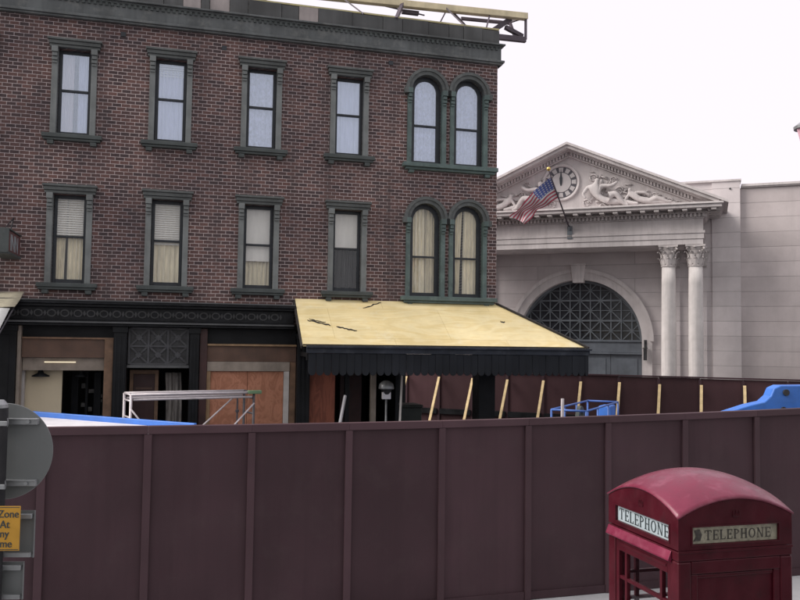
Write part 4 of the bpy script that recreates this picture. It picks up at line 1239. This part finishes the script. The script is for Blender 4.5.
# head: four segmental faces with the sign slots and the domed roof
RISE = .122
def seg(x): return 2.305 + RISE * (1 - (x / .452) ** 2)
for k, rot in enumerate((0, PI / 2, PI, -PI / 2)):
    pts = [(-.448, 2.094), (.448, 2.094)] + [(.448 - .896 * i / 24, seg(.448 - .896 * i / 24) - .004) for i in range(25)]
    fc = MB()
    sl_ = [(-.34, .34, 2.13, 2.242)]
    # face with a recessed slot
    n = 24
    xs_ = [-.448 + .896 * i / n for i in range(n + 1)] + [-.34, .34]
    xs_ = sorted(set(xs_))
    for a, b in zip(xs_[:-1], xs_[1:]):
        m_ = (a + b) / 2
        if -.34 < m_ < .34:
            fc.add([(a, -.448, 2.094), (b, -.448, 2.094), (b, -.448, 2.13), (a, -.448, 2.13)], [[0, 1, 2, 3]])
            fc.add([(a, -.448, 2.242), (b, -.448, 2.242), (b, -.448, seg(b) - .004), (a, -.448, seg(a) - .004)], [[0, 1, 2, 3]])
        else:
            fc.add([(a, -.448, 2.094), (b, -.448, 2.094), (b, -.448, seg(b) - .004), (a, -.448, seg(a) - .004)], [[0, 1, 2, 3]])
    for p, q in (((-.34, 2.13), (.34, 2.13)), ((.34, 2.13), (.34, 2.242)), ((.34, 2.242), (-.34, 2.242)), ((-.34, 2.242), (-.34, 2.13))):
        fc.add([(p[0], -.448, p[1]), (q[0], -.448, q[1]), (q[0], -.43, q[1]), (p[0], -.43, p[1])], [[0, 1, 2, 3]])
    face = fc.build('head_face', 'red', tb); face.rotation_euler = (0, 0, rot)
    tr_ = MB().box(-.352, .352, -.453, -.4485, 2.243, 2.252).box(-.352, .352, -.453, -.4485, 2.120, 2.129).box(-.352, -.341, -.453, -.4485, 2.130, 2.242).box(.341, .352, -.453, -.4485, 2.130, 2.242)
    # crown emblem in low relief
    tr_.box(-.028, .028, -.453, -.4485, 2.300, 2.308)
    for x, hh in ((-.024, .03), (-.012, .02), (0, .038), (.012, .02), (.024, .03)):
        tr_.prism([(x - .006, 2.309), (x + .006, 2.309), (x + .003, 2.309 + hh), (x - .003, 2.309 + hh)], -.453, -.4485)
    tr_.build('slot_trim', 'red', face, bevel=.0015)
    worn = (k == 0)
    sg = MB().box(-.339, .339, -.432, -.428, 2.131, 2.241).build('sign_panel', 'opal_dirty' if worn else 'opal', tb); sg.rotation_euler = (0, 0, rot)
    sg['label'] = 'weathered grimy telephone sign with worn letters' if worn else 'clean white telephone sign with dark serif letters'
    lm = MB()
    if worn:
        serif_word(lm, 'TELEPHONE', -.235, .285, 2.152, 2.216, -.4325)
        lm.prism([(-.325, 2.148), (-.27, 2.15), (-.258, 2.19), (-.275, 2.225), (-.318, 2.22), (-.305, 2.18)], -.4345, -.4325)
    else:
        serif_word(lm, 'TELEPHONE', -.315, .315, 2.146, 2.226, -.4325)
    lm.build('lettering', 'letter_worn' if worn else 'letter', sg)
rm = MB()
N = 28
e = .457
def rz(x, y): return 2.303 + RISE * (1 - (x / e) ** 2) + RISE * (1 - (y / e) ** 2)
rm.sheet(N, N, lambda i, j: (-e + 2 * e * i, -e + 2 * e * j, rz(-e + 2 * e * i, -e + 2 * e * j)))
rm.build('roof', 'red_faded_lit', tb, smooth=True, solid=.012)
MB().box(-.30, -.05, -.395, -.30, .95, 1.75).build('telephone', 'black', tb, bevel=.01)
MB().box(-.395, .395, -.395, .395, .131, .14).build('floor', 'concrete', tb)

# ------------------------------------------------------------------ road sign post, left foreground
sp_ = empty('road_sign_post', (-2.317, 4.66, 0), 4, 'dark sign post seen from behind with grey round disc and amber plate, left foreground', 'road sign')
MB().tube([(0, 0, 0), (0, 0, 3.04)], .054, 20).build('post', 'post_black', sp_, smooth=True)
MB().lathe([(.052, 0), (.052, .02), (.03, .045)], (0, 0, 3.04), 16).build('post_cap', 'galv', sp_)
ds = MB().lathe([(.280, 0), (.282, .003), (.280, .006)], n=64).build('round_disc', 'sign_back', sp_, loc=(0, .10, 2.777)); ds.rotation_euler = (-PI / 2, 0, 0)
for x in (-.15, .15):
    for z in (2.955, 2.597):
        MB().tube([(x, .045, z), (x, .056, z)], .011, 8).build('bolt', 'galv', sp_)
for z in (2.955, 2.597):
    c = MB().box(-.20, .20, .062, .096, z - .018, z + .018).box(-.20, .20, .055, .061, z + .010, z + .018).build('bracket', 'galv', sp_, bevel=.003)
    MB().tube([(0, -.005, z), (0, .0051, z)], .06, 18).build('clamp', 'galv', sp_)
    MB().box(-.075, .075, -.062, -.05, z - .014, z + .014).build('clamp', 'galv', sp_, bevel=.004)
am = MB().box(-.26, .175, -.075, -.070, 2.212, 2.462).build('amber_plate', 'amber', sp_, bevel=.002)
am.location = (0, 0, .03)
for t, x, z in (('Zone', .108, 2.398), ('At', .090, 2.340), ('any', .078, 2.288), ('time', .085, 2.232)):
    text_mesh(t, .060, 'plate_lettering', 'letter', am, (x, -.0757, z), sx=.9, depth=.0006)
    text_mesh(t, .060, 'plate_lettering', 'letter', am, (x + .0022, -.0758, z + .0006), sx=.9, depth=.0006)
MB().box(-.25, .170, -.0755, -.0752, 2.217, 2.221).box(-.25, .170, -.0755, -.0752, 2.453, 2.457).build('plate_border', 'letter', am)
for z0, z1, w in ((2.17, 2.44, .208), (1.93, 2.145, .155)):
    q = MB().box(-w, w, .064, .068, z0, z1).box(w - .003, w, .050, .063, z0, z1).build('back_plate', 'sign_back', sp_)
    for z in (z0 + .02, z1 - .03):
        MB().box(-w + .02, w - .012, .035, .062, z - .013, z + .013).build('bracket', 'galv', q, bevel=.003)

# ------------------------------------------------------------------ street lantern at the right edge
sl0 = Vector((5.135, 9.96, 0))
lp = empty('street_lantern', sl0, 0, 'tapered pink lantern with grey cap on a post at the right edge of the picture', 'street lamp')
MB().lathe([(.075, GZ), (.075, .5), (.07, .6), (.06, 3), (.05, 5.80), (.09, 5.85), (.09, 5.88)], n=20).build('post', 'iron', lp, smooth=False)
MB().lathe([(.08, 5.885), (.16, 6.20)], n=6).build('lantern_glass', 'lantern_pink', lp)
MB().lathe([(.18, 6.203), (.185, 6.235), (.10, 6.30), (.04, 6.33), (.03, 6.42)], n=20).build('lantern_cap', 'galv', lp)

# ------------------------------------------------------------------ white and blue trailer behind the fence, left
ty = -27.0
tz = 2.06
tl_ = empty('site_trailer', (-4.75, 13.33, GZ), ty, 'low white trailer with bright blue roof edge behind the hoarding on the left', 'trailer')
a, b, w2 = -2.35, 1.75, .9
MB().box(a, b, -w2, .0, .55, tz - GZ - .0).build('body', 'white', tl_, bevel=.02)
MB().box(a, b + .02, .003, .06, .55, tz - GZ + .085).build('blue_side', 'blue', tl_, bevel=.01)
for x in (-1.0, .2):
    for y in (-w2 - .02, -.10):
        t = MB().lathe([(.18, -.09), (.28, -.09), (.30, -.06), (.30, .06), (.28, .09), (.18, .09)], n=24).build('wheel', 'rubber', tl_, loc=(x, y, .30)); t.rotation_euler = (PI / 2, 0, 0)
        MB().lathe([(.18, -.06), (.18, .06)], n=20).build('rim', 'galv', t)
MB().bar((b, -.45, .6), (b + .9, -.45, .6), .08, .08).bar((b + .7, -.45, .6), (b + .7, -.45, .0), .05, .05).build('drawbar', 'iron', tl_)
MB().box(a + .1, b - .1, -w2 + .1, -.15, .42, .547).build('chassis', 'iron', tl_)

# ------------------------------------------------------------------ rolling scaffold
sf = empty('scaffold', (-4.66, 14.0, GZ), 31, 'pinkish aluminium rolling scaffold in front of the shop doorway', 'scaffold')
L, Wd, Hs = 2.25, .52, 2.47 - GZ
for x in (0, L):
    e_ = MB()
    for y in (0, Wd): e_.tube([(x, y, .16), (x, y, Hs)], .024, 10)
    k = .45
    while k < Hs: e_.tube([(x, 0, k), (x, Wd, k)], .018, 8); k += .29
    e_.tube([(x, 0, Hs), (x, Wd, Hs)], .02, 8)
    e_.build('end_frame', 'alu' if x == 0 else 'tube_dark', sf, smooth=True)
for y in (0, Wd):
    MB().tube([(0, y, Hs), (L, y, Hs)], .025, 10).tube([(.04, y, Hs - .085), (L - .04, y, Hs - .085)], .022, 10).build('guard_rail', 'alu', sf, smooth=True)
MB().tube([(0, -.03, Hs - .25), (1.25, -.03, .75)], .016, 8).tube([(L, -.03, Hs - .2), (.9, -.03, 1.0)], .016, 8).tube([(L - .2, Wd + .03, Hs - .12), (.6, Wd + .03, 1.2)], .016, 8).build('diagonal_brace', 'alu', sf, smooth=True)
MB().box(.03, L - .03, .04, Wd - .04, 1.28, 1.34).build('platform', 'timber_grey', sf)
for x in (0, L):
    for y in (0, Wd):
        t = MB().lathe([(.03, -.025), (.08, -.025), (.08, .025), (.03, .025)], n=18).build('caster', 'rubber', sf, loc=(x, y, .08)); t.rotation_euler = (PI / 2, 0, 0)
MB().box(L - .12, L + .14, -.05, .05, Hs - .03, Hs + .035).build('rail_cap', 'green_cap', sf, bevel=.01)
MB().tube([(L - .32, 0, Hs - .09), (L - .32, 0, .4)], .016, 8).lathe([(.0, 0), (.035, .02), (.035, .06), (0, .08)], (L - .32, 0, Hs - .38), 10).build('upright', 'tube_dark', sf)

# ------------------------------------------------------------------ scissor lift with blue guard rails
sx_ = empty('scissor_lift', (2.28, 12.0, GZ), 0, 'blue railed scissor lift platform just above the hoarding, under the tip of the awning', 'lift')
ang = math.degrees(math.atan2(2.0, 1.01))
sx_.rotation_euler = (0, 0, R(ang))
L = 2.24; Wd = .52
top = 2.475 - GZ
rl = MB()
for y in (0, -Wd): rl.tube([(0, y, top), (L, y, top)], .016, 8); rl.tube([(0, y, top - .42), (L, y, top - .42)], .014, 8)
for x in (0, L): rl.tube([(x, 0, top), (x, -Wd, top)], .016, 8); rl.tube([(x, 0, top - .42), (x, -Wd, top - .42)], .014, 8)
for x in (0, L * .33, L * .66, L):
    for y in (0, -Wd): rl.tube([(x, y, top - .95), (x, y, top)], .016, 8)
rl.build('guard_rail', 'blue_dark', sx_, smooth=True)
MB().box(-.03, L + .03, -Wd - .03, .03, top - 1.06, top - .96).build('platform', 'blue_dark', sx_, bevel=.01)
MB().box(L - .5, L - .1, -Wd + .02, -Wd + .22, top - .42, top - .04).build('control_box', 'blue', sx_, bevel=.02)
rg = MB().strip(arc(0, 0, .20, 0, 2 * PI, 24), arc(0, 0, .13, 0, 2 * PI, 24), -.03, .03).build('hose_reel', 'greygreen', sx_, loc=(L * .55, -.12, top - .22))
arm = MB()
for s in (0, 1):
    z0 = .45 + s * .45
    for y in (-.04, -Wd + .04):
        arm.bar((.1, y, z0), (L - .1, y, z0 + .40), .04, .07); arm.bar((.1, y - .05, z0 + .40), (L - .1, y - .05, z0), .04, .07)
arm.build('scissor_arm', 'blue_dark', sx_)
MB().box(0, L, -Wd, 0, .14, .42).build('chassis', 'blue_dark', sx_, bevel=.02)
for x in (.3, L - .3):
    for y in (.04, -Wd - .04):
        t = MB().lathe([(.04, -.05), (.15, -.05), (.15, .05), (.04, .05)], n=20).build('wheel', 'rubber', sx_, loc=(x, y, .15)); t.rotation_euler = (PI / 2, 0, 0)

# ------------------------------------------------------------------ blue boom lift at the right
bm_ = empty('boom_lift', (6.55, 13.8, GZ), 6, 'bright blue boom lift arm with pin holes rising behind the hoarding at the right edge', 'lift')
o = MB().prism([(-1.35, 2.36), (-.62, 2.585), (-.36, 2.64), (-.24, 2.74), (-.18, 2.87), (-.06, 2.92), (.7, 2.93), (.7, 2.35), (.1, 2.28), (-.6, 2.20), (-1.45, 2.20)], -.13, .13).build('boom_arm', 'blue', bm_, bevel=.02)
for x, z in ((.02, 2.80), (-.03, 2.52)):
    MB().tube([(x, -.16, z), (x, .16, z)], .055 if z > 2.7 else .04, 14).build('pivot_pin', 'iron', o)
MB().bar((.55, 0, 2.5), (2.2, 0, 1.55), .22, .26).build('lower_boom', 'blue', bm_, bevel=.02)
MB().bar((-1.3, 0, 2.28), (-2.1, 0, 1.55), .14, .16).build('jib', 'blue', bm_, bevel=.015)
bk = MB()
for z in (.55, 1.05, 1.5):
    for p, q in (((-2.9, -.5), (-2.9, .5)), ((-2.9, .5), (-2.1, .5)), ((-2.1, .5), (-2.1, -.5)), ((-2.1, -.5), (-2.9, -.5))):
        bk.tube([(*p, z), (*q, z)], .018, 8)
for p in ((-2.9, -.5), (-2.9, .5), (-2.1, .5), (-2.1, -.5)): bk.tube([(*p, .5), (*p, 1.5)], .018, 8)
bk.box(-2.92, -2.08, -.52, .52, .45, .5)
bk.build('basket', 'blue_dark', bm_)
MB().box(1.4, 3.4, -.8, .8, .55, 1.55).build('turret', 'blue', bm_, bevel=.05)
MB().box(.9, 3.7, -.7, .7, .28, .547).build('chassis', 'iron', bm_, bevel=.03)
for x in (1.2, 3.3):
    for y in (-.85, .85):
        t = MB().lathe([(.2, -.14), (.38, -.14), (.42, -.10), (.42, .10), (.38, .14), (.2, .14)], n=28).build('wheel', 'rubber', bm_, loc=(x, y, .42)); t.rotation_euler = (PI / 2, 0, 0)
        MB().lathe([(.2, -.1), (.2, .1)], n=20).build('rim', 'white', t)

# ------------------------------------------------------------------ clutter under the awning
mt = empty('site_floodlight', to_world(BO, BY, -2.70, -.6, GZ), BY, 'grey hooded floodlight on a thin stand in the dark shop opening under the awning', 'floodlight')
MB().tube([(0, 0, .12), (0, 0, 2.42)], .022, 10).build('stand', 'galv', mt, smooth=True)
for k in range(3):
    a = k * 2 * PI / 3 + .4
    MB().tube([(0, 0, .5), (.38 * math.cos(a), .38 * math.sin(a), .02)], .016, 8).build('leg', 'galv', mt)
MB().lathe([(.16, 0), (.165, .02), (.15, .10), (.09, .16), (.03, .18)], n=20).build('hood', 'galv', mt, smooth=True, loc=(0, 0, 2.58))
MB().lathe([(.07, 0), (.12, .1)], n=16).build('lamp_head', 'iron', mt, loc=(0, 0, 2.47))
MB().box(-.09, .09, -.06, .05, 2.37, 2.52).build('junction_box', 'white', mt, bevel=.01)
def lean(name, p0, p1, w, m, label, cat):
    a = to_world(BO, BY, *p0); b = to_world(BO, BY, *p1)
    o = MB().bar((0, 0, 0), b - a, w, w).build(name, m, bevel=.003); o.location = a
    return tag(o, label, cat)
lean('leaning_batten', (-4.05, -.75, GZ), (-3.48, -.12, 2.30), .05, 'white', 'white batten leaning in the gap beside the dark red plywood sheet', 'batten')
lean('leaning_pole', (-2.62, -1.15, GZ), (-2.36, -.62, 2.90), .045, 'frame_white', 'pale grey pole leaning beside the leftmost timber brace under the awning', 'pole')
o = MB().box(-.018, .018, -.018, .018, GZ, 2.66).build('stub_post', 'alu', bevel=.004); o.location = (2.36, 11.7, 0); o.rotation_euler = (0, R(.6), R(20))
tag(o, 'short pale grey post standing at the left end of the blue lift railing', 'post')
wb = empty('waste_bin', to_world(BO, BY, -1.62, 1.9, GZ), BY, 'dark grey green wheeled bin in the shade under the awning', 'bin')
MB().prism([(-.30, .1), (.30, .1), (.36, 2.0), (-.36, 2.0)], -.35, .35).build('body', 'greygreen', wb, bevel=.02)
MB().box(-.38, .38, -.38, .38, 2.003, 2.07).build('lid', 'greygreen', wb, bevel=.02)
for x in (-.24, .24):
    t = MB().lathe([(.02, -.04), (.1, -.04), (.1, .04), (.02, .04)], n=16).build('wheel', 'rubber', wb, loc=(x, .3, .1)); t.rotation_euler = (0, PI / 2, 0)

# ------------------------------------------------------------------ light
SUN = Vector((-.85, -.06, .66)).normalized()
el = math.asin(SUN.z); az = math.atan2(SUN.x, SUN.y)
w = bpy.data.worlds.new('World'); scn.world = w; w.use_nodes = True
nt = w.node_tree
bg = nt.nodes['Background']
sky = nd(nt, 'ShaderNodeTexSky', sky_type='NISHITA'); sky.sun_disc = False
sky.sun_elevation = el; sky.sun_rotation = az; sky.air_density = 1.2; sky.dust_density = 4.0; sky.ozone_density = 1
# overcast: the clear sky is veiled by cloud, bright beyond the buildings, greyed behind the viewer to darken faces toward the camera
tc = nd(nt, 'ShaderNodeTexCoord'); sx3 = nd(nt, 'ShaderNodeSeparateXYZ'); nt.links.new(tc.outputs['Generated'], sx3.inputs[0])
mr = nd(nt, 'ShaderNodeMapRange', interpolation_type='SMOOTHSTEP')
mr.inputs['From Min'].default_value = -.75; mr.inputs['From Max'].default_value = .45
nt.links.new(sx3.outputs[1], mr.inputs['Value'])
cloud = mix(nt, mr.outputs[0], (5.5, 5.4, 5.4), (6.7, 6.2, 6.7))
c = mix(nt, .93, sky.outputs[0], cloud)
nt.links.new(c, bg.inputs[0]); bg.inputs[1].default_value = .10
ld = bpy.data.lights.new('sun', 'SUN'); ld.energy = 2.8; ld.angle = R(42); ld.color = (1, .95, .89)
lo_ = bpy.data.objects.new('sun', ld); COL.objects.link(lo_)
lo_.rotation_euler = (-SUN).to_track_quat('-Z', 'Y').to_euler(); lo_.location = (0, 0, 30)

# ------------------------------------------------------------------ camera
PIT, ROL = .0526, .0132
cp, sp = math.cos(PIT), math.sin(PIT)
r0 = Vector((1, 0, 0)); u0 = Vector((0, -sp, cp)); f0 = Vector((0, cp, sp))
c, s = math.cos(ROL), math.sin(ROL)
rt = r0 * c + u0 * s; upv = -r0 * s + u0 * c
cam = bpy.data.cameras.new('camera'); co = bpy.data.objects.new('camera', cam); COL.objects.link(co)
mw = Matrix((rt, upv, -f0)).transposed().to_4x4(); mw.translation = Vector((0, 0, 3.45))
co.matrix_world = mw
cam.sensor_width = 36; cam.lens = 36; cam.clip_end = 2000; cam.clip_start = .05
scn.camera = co
scn.view_settings.view_transform = 'Standard'; scn.view_settings.look = 'None'
scn.view_settings.exposure = .7; scn.view_settings.gamma = 1; scn.view_settings.use_curve_mapping = False
